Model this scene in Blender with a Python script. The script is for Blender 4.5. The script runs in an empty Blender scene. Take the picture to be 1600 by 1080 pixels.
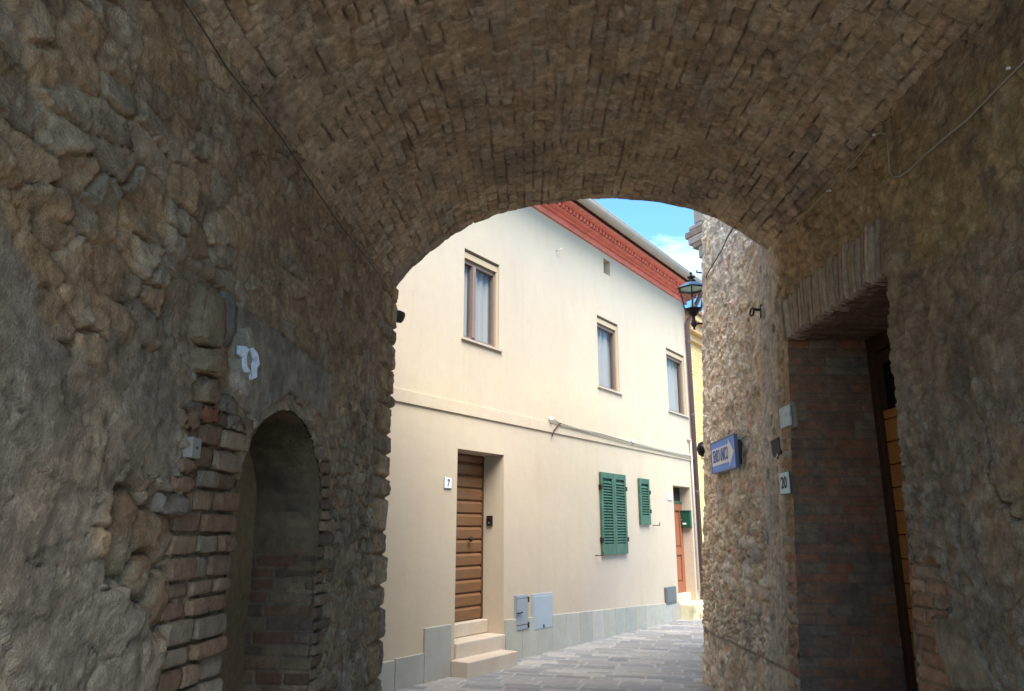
import bpy, bmesh, math, random
import numpy as np
from mathutils import Vector, Matrix
R = math.radians
SC = bpy.context.scene
COL = SC.collection
# ------------------------------------------------------------------ camera, sky, sun, exposure
F, PITCH, EYE = 1155.0, R(14.1), 1.6
cd = bpy.data.cameras.new('camera'); cam = bpy.data.objects.new('camera', cd); COL.objects.link(cam)
cam.location = (0, 0, EYE); cam.rotation_euler = (math.pi/2 + PITCH, 0, 0)
cd.sensor_width = 36; cd.lens = F/1600*36; cd.clip_start = 0.05; cd.clip_end = 3000
SC.camera = cam
SUN_EL, SUN_AZ = R(57), R(162)       # azimuth clockwise from +Y
w = bpy.data.worlds.new('World'); SC.world = w; w.use_nodes = True
nt = w.node_tree; nt.nodes.clear()
def wn(t, **k):
    n = nt.nodes.new(t)
    for a, b in k.items(): setattr(n, a, b)
    return n
sky = wn('ShaderNodeTexSky', sky_type='NISHITA', sun_disc=False, sun_elevation=SUN_EL, sun_rotation=SUN_AZ, air_density=1.0, dust_density=0.6, ozone_density=1.5)
tc = wn('ShaderNodeTexCoord'); mp = wn('ShaderNodeMapping')
mp.inputs['Scale'].default_value = (1, 1, 1.8); mp.inputs['Location'].default_value = (0.9, 0.25, 0.3)
n1 = wn('ShaderNodeTexNoise'); n1.inputs['Scale'].default_value = 3.2; n1.inputs['Detail'].default_value = 9; n1.inputs['Roughness'].default_value = .6; n1.inputs['Distortion'].default_value = .5
cr = wn('ShaderNodeValToRGB'); cr.color_ramp.elements[0].position = .53; cr.color_ramp.elements[1].position = .74
mx = wn('ShaderNodeMixRGB'); mx.inputs[2].default_value = (7.0, 7.4, 7.6, 1)
tint = wn('ShaderNodeMixRGB', blend_type='MULTIPLY'); tint.inputs[0].default_value = 1; tint.inputs[2].default_value = (.62, .98, 1.15, 1)
bg = wn('ShaderNodeBackground'); bg.inputs['Strength'].default_value = .102
out = wn('ShaderNodeOutputWorld')
L = nt.links.new
L(tc.outputs['Generated'], mp.inputs[0]); L(mp.outputs[0], n1.inputs['Vector']); 
dt = wn('ShaderNodeVectorMath', operation='DOT_PRODUCT'); dt.inputs[1].default_value = Vector((.235, .80, .36)).normalized()
mr = wn('ShaderNodeMapRange'); mr.inputs[1].default_value = .975; mr.inputs[2].default_value = 1.0; mr.inputs[3].default_value = -.16; mr.inputs[4].default_value = .10
ad = wn('ShaderNodeMath', operation='ADD'); L(tc.outputs['Generated'], dt.inputs[0]); L(dt.outputs['Value'], mr.inputs[0]); L(mr.outputs[0], ad.inputs[0]); L(n1.outputs[0], ad.inputs[1]); L(ad.outputs[0], cr.inputs[0])
L(sky.outputs[0], tint.inputs[1]); L(tint.outputs[0], mx.inputs[1]); L(cr.outputs[0], mx.inputs[0]); L(mx.outputs[0], bg.inputs[0]); L(bg.outputs[0], out.inputs[0])
sd = bpy.data.lights.new('sun', 'SUN'); sun = bpy.data.objects.new('sun', sd); COL.objects.link(sun)
sd.energy = 2.9; sd.angle = R(50); sd.color = (1, .93, .82)
sv = Vector((math.sin(SUN_AZ)*math.cos(SUN_EL), math.cos(SUN_AZ)*math.cos(SUN_EL), math.sin(SUN_EL)))
sun.rotation_euler = sv.to_track_quat('Z', 'Y').to_euler(); sun.location = (0, 0, 30)
SC.view_settings.view_transform = 'Standard'; SC.view_settings.look = 'None'; SC.view_settings.gamma = 1
SC.view_settings.exposure = 1.9
try:
    SC.cycles.max_bounces = 10; SC.cycles.diffuse_bounces = 7; SC.cycles.use_denoising = True
except Exception: pass

# ------------------------------------------------------------------ measuring: where a sight line meets a plane of the place
CP, SP = math.cos(PITCH), math.sin(PITCH)
def ray(px, py):
    u, v = (px-800)/F, (540-py)/F
    y = CP - v*SP; return u/y, (SP + v*CP)/y
def lw(px, py):                       # left wall -> (Y, z)
    a, b = ray(px, py); Y = 1.515/(.0714-a); return Y, b*Y+EYE
def rw(px, py, out=0):                # right wall -> (Y, z)
    a, b = ray(px, py); Y = (2.3225-out)/(a+.0126-.055*b); return Y, b*Y+EYE
FX, FY = math.sin(R(34.6)), math.cos(R(34.6))
P0 = Vector((-.70, 9.13, 0))
def fc(px, py, d=0):                  # house facade (d = in front of it) -> (s, z)
    a, b = ray(px, py)
    ox, oy = P0.x + d*FY, P0.y - d*FX
    s = (a*oy-ox)/(FX-a*FY); return s, b*(oy+s*FY)+EYE

# ------------------------------------------------------------------ numpy noise
class Tab:
    def __init__(s, seed): s.t = np.random.default_rng(seed).random((256, 256, 4))
TABS = {}
def tab(seed):
    if seed not in TABS: TABS[seed] = Tab(seed).t
    return TABS[seed]
def vn(x, y, seed):
    t = tab(seed)[..., 0]; ix = np.floor(x).astype(int); iy = np.floor(y).astype(int)
    fx = x-ix; fy = y-iy; fx = fx*fx*(3-2*fx); fy = fy*fy*(3-2*fy)
    a = t[ix & 255, iy & 255]; b = t[(ix+1) & 255, iy & 255]; c = t[ix & 255, (iy+1) & 255]; d = t[(ix+1) & 255, (iy+1) & 255]
    return (a*(1-fx)+b*fx)*(1-fy)+(c*(1-fx)+d*fx)*fy
def fbm(x, y, seed, o=4, g=.5):
    r = 0; a = 1; n = 0
    for i in range(o):
        r = r+a*vn(x*2**i+i*17.3, y*2**i+i*5.1, seed+i); n += a; a *= g
    return r/n*2-1
def ridg(x, y, seed, o=5, g=.55):
    r = 0; a = 1; n = 0
    for i in range(o):
        r = r+a*(1-2*np.abs(2*vn(x*2**i+i*7.3, y*2**i+i*3.9, seed+i)-1)); n += a; a *= g
    return r/n
def facet(x, y, sx, sy, seed, tilt, off):
    w1 = .35*fbm(x*3, y*3, seed+20, 4, .6); w2 = .35*fbm(x*3, y*3, seed+25, 4, .6)
    e, u, v, q = vor(x/sx+w1, y/sy+w2, seed, .95); return off*q[..., 0]+tilt*((q[..., 1]-.5)*u+(q[..., 3]-.5)*v), e, q
def sst(a, b, x):
    t = np.clip((x-a)/(b-a), 0, 1); return t*t*(3-2*t)
def vor(x, y, seed, jit=.85):
    t = tab(seed); ix = np.floor(x).astype(int); iy = np.floor(y).astype(int)
    F1 = np.full(x.shape, 9.); px = np.zeros_like(x); py = np.zeros_like(x); gi = np.zeros_like(ix); gj = np.zeros_like(iy)
    for i in (-1, 0, 1):
        for j in (-1, 0, 1):
            h = t[(ix+i) & 255, (iy+j) & 255]
            cx = ix+i+.5+(h[..., 0]-.5)*jit; cy = iy+j+.5+(h[..., 1]-.5)*jit
            d = (cx-x)**2+(cy-y)**2; m = d < F1
            F1 = np.where(m, d, F1); px = np.where(m, cx, px); py = np.where(m, cy, py); gi = np.where(m, ix+i, gi); gj = np.where(m, iy+j, gj)
    E = np.full(x.shape, 9.)
    for i in (-2, -1, 0, 1, 2):
        for j in (-2, -1, 0, 1, 2):
            ai = gi+i; aj = gj+j
            if i == 0 and j == 0: continue
            h = t[ai & 255, aj & 255]
            cx = ai+.5+(h[..., 0]-.5)*jit; cy = aj+.5+(h[..., 1]-.5)*jit
            dx = cx-px; dy = cy-py; n = np.sqrt(dx*dx+dy*dy)+1e-9
            E = np.minimum(E, (((cx+px)/2-x)*dx+((cy+py)/2-y)*dy)/n)
    rnd = tab(seed+91)[gi & 255, gj & 255]
    return E, x-px, y-py, rnd
def bricks(a, b, lo, hi, Ln, seed, jit=.35):
    """running courses: a along, b across. -> edge distance (m), local u, v, random(4)"""
    rs = np.random.default_rng(seed); n = int((b.max()-b.min())/lo)+4
    bd = b.min()-hi+np.concatenate([[0], np.cumsum(rs.uniform(lo, hi, n))])
    r = np.clip(np.searchsorted(bd, b.ravel()).reshape(b.shape)-1, 0, n-1)
    off = rs.uniform(0, Ln, n+1)[r]; t = tab(seed+7)
    q = (a+off)/Ln; k = np.floor(q).astype(int)
    J = lambda k: k+jit*(t[k & 255, r & 255, 1]-.5)
    k = np.where(q < J(k), k-1, k); k = np.where(q >= J(k+1), k+1, k)
    l, h = J(k), J(k+1)
    ea = np.minimum(q-l, h-q)*Ln; eb = np.minimum(b-bd[r], bd[r+1]-b)
    return np.minimum(ea, eb), (q-l)/(h-l)-.5, (b-bd[r])/(bd[r+1]-bd[r])-.5, tab(seed+8)[k & 255, r & 255]
def inpoly(x, y, P):
    c = np.zeros(x.shape, bool); n = len(P)
    for i in range(n):
        x0, y0 = P[i]; x1, y1 = P[(i+1) % n]
        m = (y0 > y) != (y1 > y)
        c ^= m & (x < (x1-x0)*(y-y0)/((y1-y0) if y1 != y0 else 1e-9)+x0)
    return c
def pick(pal, r):
    pal = np.array(pal, float); f = r*(len(pal)-1e-6); i = np.clip(f.astype(int), 0, len(pal)-1); return pal[i]
def lerp(a, b, t): return np.asarray(a)*(1-t[..., None])+np.asarray(b)*t[..., None]

# ------------------------------------------------------------------ materials
MATS = {}
def pbr(name, col=(.5, .5, .5), rough=.8, metal=0, spec=.3, attr=False, mott=0, mscale=3, bumps=(), mcol=None, coord='Object', stretch=None):
    if name in MATS: return MATS[name]
    m = bpy.data.materials.new(name); m.use_nodes = True; t = m.node_tree; b = t.nodes['Principled BSDF']; lk = t.links.new
    b.inputs['Roughness'].default_value = rough; b.inputs['Metallic'].default_value = metal; b.inputs['Specular IOR Level'].default_value = spec
    tcn = t.nodes.new('ShaderNodeTexCoord'); src = tcn.outputs[coord]
    if stretch:
        mpn = t.nodes.new('ShaderNodeMapping'); mpn.inputs['Scale'].default_value = stretch; lk(src, mpn.inputs[0]); src = mpn.outputs[0]
    if attr:
        a = t.nodes.new('ShaderNodeAttribute'); a.attribute_name = 'Col'; c = a.outputs['Color']
    else:
        a = t.nodes.new('ShaderNodeRGB'); a.outputs[0].default_value = (*col, 1); c = a.outputs[0]
    if mott:
        for sc_, am in ((mscale, mott), (mscale*7.3, mott*.6)):
            n = t.nodes.new('ShaderNodeTexNoise'); n.inputs['Scale'].default_value = sc_; n.inputs['Detail'].default_value = 6; n.inputs['Roughness'].default_value = .65
            lk(src, n.inputs['Vector'])
            r = t.nodes.new('ShaderNodeMapRange'); r.inputs[1].default_value = .25; r.inputs[2].default_value = .75; r.inputs[3].default_value = 1-am; r.inputs[4].default_value = 1+am
            lk(n.outputs[0], r.inputs[0])
            x = t.nodes.new('ShaderNodeMixRGB'); x.blend_type = 'MULTIPLY'; x.inputs[0].default_value = 1; lk(c, x.inputs[1]); lk(r.outputs[0], x.inputs[2]); c = x.outputs[0]
    if mcol:
        n = t.nodes.new('ShaderNodeTexNoise'); n.inputs['Scale'].default_value = mcol[1]; n.inputs['Detail'].default_value = 7; n.inputs['Roughness'].default_value = .6; lk(src, n.inputs['Vector'])
        r = t.nodes.new('ShaderNodeMapRange'); r.inputs[1].default_value = mcol[2]; r.inputs[2].default_value = mcol[3]; lk(n.outputs[0], r.inputs[0])
        x = t.nodes.new('ShaderNodeMixRGB'); lk(r.outputs[0], x.inputs[0]); lk(c, x.inputs[1]); x.inputs[2].default_value = (*mcol[0], 1); c = x.outputs[0]
    lk(c, b.inputs['Base Color'])
    prev = None
    for sc_, dist in bumps:
        n = t.nodes.new('ShaderNodeTexNoise'); n.inputs['Scale'].default_value = sc_; n.inputs['Detail'].default_value = 5; n.inputs['Roughness'].default_value = .6; lk(src, n.inputs['Vector'])
        bp = t.nodes.new('ShaderNodeBump'); bp.inputs['Distance'].default_value = dist; bp.inputs['Strength'].default_value = 1; lk(n.outputs[0], bp.inputs['Height'])
        if prev: lk(prev, bp.inputs['Normal'])
        prev = bp.outputs[0]
    if prev: lk(prev, b.inputs['Normal'])
    MATS[name] = m; return m
M_STONE = pbr('rough_masonry', attr=True, rough=.95, spec=.15, mott=.32, mscale=16, bumps=((30, .014), (90, .010), (220, .005)))
M_PAVE = pbr('paving', attr=True, rough=.6, spec=.4, mott=.14, mscale=8, bumps=((30, .006), (160, .002)))
M_PLASTER = pbr('cream_plaster', (.535, .448, .322), .9, mott=.075, mscale=.7, bumps=((6, .004), (90, .0012)), mcol=((.50, .415, .325), .45, .38, .68))
def weather(m):
    t = m.node_tree; lk = t.links.new; b = t.nodes['Principled BSDF']; src = b.inputs['Base Color'].links[0].from_socket
    tcn = t.nodes.new('ShaderNodeTexCoord')
    for scale, sc_, lo, hi, am, col in (((2.2, 2.2, .35), 2.0, .52, .80, .24, (.72, .66, .60, 1)), ((1, 1, 1), 1.1, .50, .74, .35, (.93, .86, .84, 1)), ((1, 1, .8), 5.0, .58, .72, .35, (.86, .80, .74, 1)), ((7, 7, .9), 3.0, .60, .72, .08, (.80, .74, .68, 1))):
        mpn = t.nodes.new('ShaderNodeMapping'); mpn.inputs['Scale'].default_value = scale; lk(tcn.outputs['Object'], mpn.inputs[0])
        n = t.nodes.new('ShaderNodeTexNoise'); n.inputs['Scale'].default_value = sc_; n.inputs['Detail'].default_value = 8; n.inputs['Roughness'].default_value = .62; lk(mpn.outputs[0], n.inputs['Vector'])
        r = t.nodes.new('ShaderNodeMapRange'); r.inputs[1].default_value = lo; r.inputs[2].default_value = hi; r.inputs[4].default_value = am; lk(n.outputs[0], r.inputs[0])
        x = t.nodes.new('ShaderNodeMixRGB'); x.blend_type = 'MULTIPLY'; lk(r.outputs[0], x.inputs[0]); lk(src, x.inputs[1]); x.inputs[2].default_value = col; src = x.outputs[0]
    sp = t.nodes.new('ShaderNodeSeparateXYZ'); lk(tcn.outputs['Object'], sp.inputs[0])
    n = t.nodes.new('ShaderNodeTexNoise'); n.inputs['Scale'].default_value = 1.3; n.inputs['Detail'].default_value = 7; lk(tcn.outputs['Object'], n.inputs['Vector'])
    ma = t.nodes.new('ShaderNodeMath'); ma.operation = 'MULTIPLY_ADD'; ma.inputs[1].default_value = -3.0; lk(n.outputs[0], ma.inputs[0]); lk(sp.outputs[2], ma.inputs[2])
    r = t.nodes.new('ShaderNodeMapRange'); r.inputs[1].default_value = 2.0; r.inputs[2].default_value = -1.2; r.inputs[3].default_value = 0; r.inputs[4].default_value = .8; lk(ma.outputs[0], r.inputs[0])
    x = t.nodes.new('ShaderNodeMixRGB'); x.blend_type = 'MULTIPLY'; lk(r.outputs[0], x.inputs[0]); lk(src, x.inputs[1]); x.inputs[2].default_value = (.93, .89, .90, 1); lk(x.outputs[0], b.inputs['Base Color'])
weather(M_PLASTER)
M_REDP = pbr('red_cornice_paint', (.72, .205, .145), .85, mott=.22, mscale=6, bumps=((40, .003),))
M_GUT = pbr('painted_gutter', (.42, .345, .265), .5, mott=.08, mscale=4)
M_TILE = pbr('terracotta_tile', (.30, .16, .10), .9, mott=.3, mscale=5, bumps=((30, .006),))
M_PLINTH = pbr('grey_plinth_stone', attr=True, rough=.7, mott=.10, mscale=5, bumps=((50, .0015),), mcol=((.34, .35, .28), 1.6, .55, .8))
M_TRAV = pbr('travertine_step', (.52, .435, .345), .65, mott=.09, mscale=6, bumps=((40, .002),), mcol=((.44, .33, .25), 3, .5, .75))
M_MOSSY = pbr('mossy_step_stone', (.58, .52, .36), .9, mott=.15, mscale=7, bumps=((40, .004),), mcol=((.30, .30, .12), 4, .5, .72))
M_WOOD = pbr('varnished_door_wood', (.195, .100, .050), .45, mott=.18, mscale=2.5, stretch=(1.5, 6, 14), bumps=((12, .001),))
M_WOOD2 = pbr('orange_panel_wood', (.29, .10, .048), .5, mott=.15, mscale=2.5, stretch=(8, 8, 1.2))
M_WOOD3 = pbr('honey_board_wood', (.60, .27, .075), .42, mott=.16, mscale=3, stretch=(3, 3, 16), bumps=((14, .001),))
M_DWOOD = pbr('dark_frame_wood', (.075, .035, .018), .6, mott=.2, mscale=5)
M_WFRAME = pbr('window_frame_brown', (.23, .16, .13), .5, mott=.1)
M_WBOX = pbr('shutter_box_cream', (.50, .38, .24), .5)
M_GREEN = pbr('green_shutter_paint', (.045, .105, .062), .5, mott=.25, mscale=5, mcol=((.10, .16, .115), 7, .5, .8))
M_GREENB = pbr('green_letterbox_paint', (.012, .065, .038), .4)
M_IRON = pbr('dark_iron', (.03, .028, .026), .55, metal=.6, mott=.3, mscale=30)
M_RUST = pbr('rusty_iron', (.085, .05, .035), .8, metal=.3, mott=.3, mscale=30)
M_BLACK = pbr('black_plastic', (.012, .012, .014), .35)
M_WHITE = pbr('white_enamel', (.78, .80, .82), .3)
M_PBLUE = pbr('pale_blue_enamel', (.48, .70, .84), .35, mott=.1, mscale=20)
M_BLUE = pbr('blue_sign_paint', (.035, .24, .90), .35, mott=.08, mscale=12)
M_BLUE2 = pbr('sign_letter_blue', (.02, .10, .40), .4)
M_INK = pbr('dark_ink', (.03, .05, .08), .5)
M_GREY = pbr('grey_meter_door', (.26, .285, .32), .45, mott=.06, mscale=6)
M_GREYB = pbr('pale_grey_meter_door', (.33, .375, .43), .4, mott=.05, mscale=6)
M_GREYD = pbr('dark_grey_meter_door', (.11, .12, .12), .5, mott=.08)
M_PIPE = pbr('brown_downpipe', (.14, .085, .085), .5, mott=.12, mscale=8)
M_PIPEC = pbr('cream_conduit', (.66, .60, .50), .5)
M_CABLE = pbr('old_white_cable', (.34, .30, .24), .7)
M_CABLED = pbr('dark_cable', (.05, .045, .04), .7)
M_CURT = pbr('net_curtain', (.50, .44, .37), .9, mott=.08, mscale=14, stretch=(12, 1, .6))
M_ROOM = pbr('dim_room', (.05, .045, .04), .9)
M_YEL = pbr('yellow_brick', attr=True, rough=.9, mott=.1, mscale=9)
M_BRASS = pbr('brass', (.5, .34, .12), .35, metal=.9)
M_STEEL = pbr('steel', (.35, .35, .34), .4, metal=.7)
M_GLAZE = pbr('chipped_blue_glaze', (.55, .66, .80), .25, mott=.25, mscale=40, bumps=((60, .002),), mcol=((.12, .22, .42), 22, .55, .7))
M_DARKST = pbr('charcoal_stone', (.06, .065, .07), .8, mott=.3, mscale=20, bumps=((50, .005),))
def glass(name, tint=(.9, .95, 1), tr=.6):
    m = bpy.data.materials.new(name); m.use_nodes = True; t = m.node_tree; t.nodes.clear(); lk = t.links.new
    o = t.nodes.new('ShaderNodeOutputMaterial'); x = t.nodes.new('ShaderNodeMixShader'); g = t.nodes.new('ShaderNodeBsdfGlossy'); tp = t.nodes.new('ShaderNodeBsdfTransparent')
    g.inputs['Roughness'].default_value = .03; tp.inputs[0].default_value = (*[c*tr for c in tint], 1)
    f = t.nodes.new('ShaderNodeLayerWeight'); f.inputs[0].default_value = .5
    pw = t.nodes.new('ShaderNodeMath'); pw.operation = 'POWER'; pw.inputs[1].default_value = 4.5; lk(f.outputs['Facing'], pw.inputs[0])
    ma = t.nodes.new('ShaderNodeMath'); ma.operation = 'MULTIPLY_ADD'; ma.inputs[1].default_value = .35; ma.inputs[2].default_value = .05; lk(pw.outputs[0], ma.inputs[0])
    lk(ma.outputs[0], x.inputs[0]); lk(tp.outputs[0], x.inputs[1]); lk(g.outputs[0], x.inputs[2]); lk(x.outputs[0], o.inputs[0]); return m
M_GLASS = glass('window_glass', tr=.85); M_LGLASS = glass('lantern_glass', (.85, .95, 1), .92)
M_DGLASS = pbr('dark_door_glass', (.006, .009, .013), .08, spec=.5)

# ------------------------------------------------------------------ object helpers
def tag(o, label=None, cat=None, group=None, kind=None):
    for k, v in (('label', label), ('category', cat), ('group', group), ('kind', kind)):
        if v: o[k] = v
    return o
def thing(name, label, cat, loc=(0, 0, 0), rz=0, group=None):
    o = bpy.data.objects.new(name, None); COL.objects.link(o); o.location = loc; o.rotation_euler = (0, 0, rz); o.empty_display_size = .2
    return tag(o, label, cat, group)
def link(name, me, mat, parent=None, smooth=False):
    o = bpy.data.objects.new(name, me); COL.objects.link(o)
    if mat: me.materials.append(mat)
    if parent: o.parent = parent
    if smooth: me.polygons.foreach_set('use_smooth', np.ones(len(me.polygons), bool))
    return o
def grid(name, P, C, mat, parent=None, keep=None, flip=False):
    """P (n,m,3) points, C (n,m,3) colours -> smooth relief mesh. keep: (n-1,m-1) faces to keep"""
    n, m = P.shape[:2]; idx = np.arange(n*m).reshape(n, m)
    q = np.stack([idx[:-1, :-1], idx[1:, :-1], idx[1:, 1:], idx[:-1, 1:]], -1)
    if flip: q = q[..., ::-1]
    q = q[keep] if keep is not None else q.reshape(-1, 4)
    V = P.reshape(-1, 3); Cc = np.asarray(C).reshape(-1, 3)
    used = np.unique(q); remap = np.zeros(n*m, int); remap[used] = np.arange(len(used)); q = remap[q]; V = V[used]; Cc = Cc[used]
    me = bpy.data.meshes.new(name); me.vertices.add(len(V)); me.vertices.foreach_set('co', V.astype(np.float32).ravel())
    me.loops.add(q.size); me.loops.foreach_set('vertex_index', q.astype(np.int32).ravel())
    me.polygons.add(len(q)); me.polygons.foreach_set('loop_start', np.arange(0, q.size, 4, dtype=np.int32))
    me.update(calc_edges=True); me.validate()
    at = me.color_attributes.new('Col', 'FLOAT_COLOR', 'POINT')
    at.data.foreach_set('color', np.concatenate([np.clip(Cc, 0, 1), np.ones((len(Cc), 1))], 1).astype(np.float32).ravel())
    return link(name, me, mat, parent, True)
def bm_obj(name, bm, mat, parent=None, bevel=0, smooth=False):
    bmesh.ops.recalc_face_normals(bm, faces=bm.faces[:])
    me = bpy.data.meshes.new(name); bm.to_mesh(me); bm.free(); o = link(name, me, mat, parent, smooth)
    if bevel:
        b = o.modifiers.new('bevel', 'BEVEL'); b.width = bevel; b.segments = 2; b.limit_method = 'ANGLE'
    return o
def box(bm, x0, x1, y0, y1, z0, z1, M=None):
    vs = [bm.verts.new(Vector((x, y, z)) if M is None else M @ Vector((x, y, z))) for x in (x0, x1) for y in (y0, y1) for z in (z0, z1)]
    for f in ((0, 1, 3, 2), (4, 6, 7, 5), (0, 4, 5, 1), (2, 3, 7, 6), (0, 2, 6, 4), (1, 5, 7, 3)): bm.faces.new([vs[i] for i in f])
def B(name, mat, parent, *boxes, bevel=.003):
    bm = bmesh.new()
    for b in boxes: box(bm, *b)
    return bm_obj(name, bm, mat, parent, bevel)
def tube(bm, pts, r, n=8, cap=True):
    pts = [Vector(p) for p in pts]; rings = []
    for i, p in enumerate(pts):
        t = (pts[min(i+1, len(pts)-1)]-pts[max(i-1, 0)]).normalized()
        a = t.cross(Vector((0, 0, 1)) if abs(t.z) < .95 else Vector((1, 0, 0))).normalized(); b = t.cross(a)
        rr = r[i] if isinstance(r, (list, tuple)) else r
        rings.append([bm.verts.new(p+(a*math.cos(k*2*math.pi/n)+b*math.sin(k*2*math.pi/n))*rr) for k in range(n)])
    for i in range(len(rings)-1):
        for k in range(n): bm.faces.new((rings[i][k], rings[i][(k+1) % n], rings[i+1][(k+1) % n], rings[i+1][k]))
    if cap: bm.faces.new(rings[0]); bm.faces.new(rings[-1][::-1])
def T(name, mat, parent, pts, r, n=8):
    bm = bmesh.new(); tube(bm, pts, r, n); return bm_obj(name, bm, mat, parent, smooth=True)
def lathe(bm, prof, n, loc=(0, 0, 0), rot=0):
    rings = [[bm.verts.new((loc[0]+r*math.cos(rot+k*2*math.pi/n), loc[1]+r*math.sin(rot+k*2*math.pi/n), loc[2]+z)) for k in range(n)] for r, z in prof]
    for i in range(len(rings)-1):
        for k in range(n): bm.faces.new((rings[i][k], rings[i][(k+1) % n], rings[i+1][(k+1) % n], rings[i+1][k]))
    bm.faces.new(rings[0][::-1]); bm.faces.new(rings[-1])
def prism(bm, P, O, U, V, N, t0, t1):
    a = [bm.verts.new(O+U*x+V*y+N*t0) for x, y in P]; b = [bm.verts.new(O+U*x+V*y+N*t1) for x, y in P]; n = len(P)
    bm.faces.new(a); bm.faces.new(b[::-1])
    for i in range(n): bm.faces.new((a[i], a[(i+1) % n], b[(i+1) % n], b[i]))
def text(name, s, size, mat, parent, M, sx=1, depth=.002, bold=0, fit=None):
    cu = bpy.data.curves.new(name, 'FONT'); cu.body = s; cu.size = size; cu.align_x = 'CENTER'; cu.align_y = 'CENTER'; cu.extrude = depth; cu.offset = bold
    tmp = bpy.data.objects.new(name, cu); COL.objects.link(tmp); dg = bpy.context.evaluated_depsgraph_get(); dg.update()
    me = bpy.data.meshes.new_from_object(tmp.evaluated_get(dg)); bpy.data.objects.remove(tmp); bpy.data.curves.remove(cu)
    if fit: xs_ = [v.co.x for v in me.vertices]; sx = fit/(max(xs_)-min(xs_))
    me.transform(M @ Matrix.Diagonal((sx, 1, 1, 1))); me.materials.clear(); return link(name, me, mat, parent)
class Blocks:
    """rough hand-laid blocks gathered into one mesh with a colour for each block"""
    def __init__(s): s.V = []; s.Fc = []; s.C = []; s.n = 0
    def add(s, O, U, V, N, du, dv, dn, col, seed, amp=.006, rnd=.22):
        K = 6; g = np.array([-1, -.88, -.35, .35, .88, 1]); rs = np.random.default_rng(seed)
        O, U, V, N = [np.array(q, float) for q in (O, U, V, N)]
        sk = rs.uniform(-.06, .06, 6); vid = {}
        pts = []
        for i in range(K):
            for j in range(K):
                for k in range(K):
                    if 0 < i < K-1 and 0 < j < K-1 and 0 < k < K-1: continue
                    vid[i, j, k] = len(pts); p = np.array([g[i], g[j], g[k]]); q = np.abs(p)
                    f = 1-rnd*.5*((q[0]*q[1])**4+(q[1]*q[2])**4+(q[0]*q[2])**4)*.5
                    p = p*f; p[1] += sk[0]*p[0]+sk[1]*p[2]; p[0] += sk[2]*p[1]; p[2] += sk[3]*p[0]+sk[4]*p[1]
                    pts.append(O+U*p[0]*du/2+V*p[1]*dv/2+N*p[2]*dn/2)
        pts = np.array(pts); pts += rs.normal(0, amp*.45, pts.shape)
        for a in range(3):
            o1, o2 = [q for q in range(3) if q != a]
            for side in (0, K-1):
                for i in range(K-1):
                    for j in range(K-1):
                        def vv(x, y):
                            t = [0, 0, 0]; t[a] = side; t[o1] = x; t[o2] = y; return vid[tuple(t)]+s.n
                        f = [vv(i, j), vv(i+1, j), vv(i+1, j+1), vv(i, j+1)]
                        s.Fc.append(f)
        s.V.append(pts); s.C.append(np.tile(np.append(np.clip(col, 0, 1), 1), (len(pts), 1))); s.n += len(pts)
    def build(s, name, mat, parent):
        me = bpy.data.meshes.new(name); me.from_pydata(np.concatenate(s.V).tolist(), [], s.Fc)
        at = me.color_attributes.new('Col', 'FLOAT_COLOR', 'POINT'); at.data.foreach_set('color', np.concatenate(s.C).astype(np.float32).ravel())
        bm = bmesh.new(); bm.from_mesh(me); bmesh.ops.recalc_face_normals(bm, faces=bm.faces[:]); bm.to_mesh(me); bm.free()
        return link(name, me, mat, parent, True)
def smooth_path(pts, step, sig):
    pts = np.array(pts, float); seg = np.linalg.norm(np.diff(pts, axis=0), axis=1); c = np.concatenate([[0], np.cumsum(seg)])
    s = np.arange(0, c[-1], .01); x = np.interp(s, c, pts[:, 0]); y = np.interp(s, c, pts[:, 1])
    k = int(sig/.01); ker = np.exp(-.5*(np.arange(-3*k, 3*k+1)/k)**2); ker /= ker.sum()
    f = lambda v: np.convolve(np.concatenate([v[0]-(v[1]-v[0])*np.arange(3*k, 0, -1), v, v[-1]+(v[-1]-v[-2])*np.arange(1, 3*k+1)]), ker, 'valid')
    x = f(x); y = f(y); tx = np.gradient(x); ty = np.gradient(y); n = np.hypot(tx, ty)
    return s, x, y, tx/n, ty/n

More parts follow.
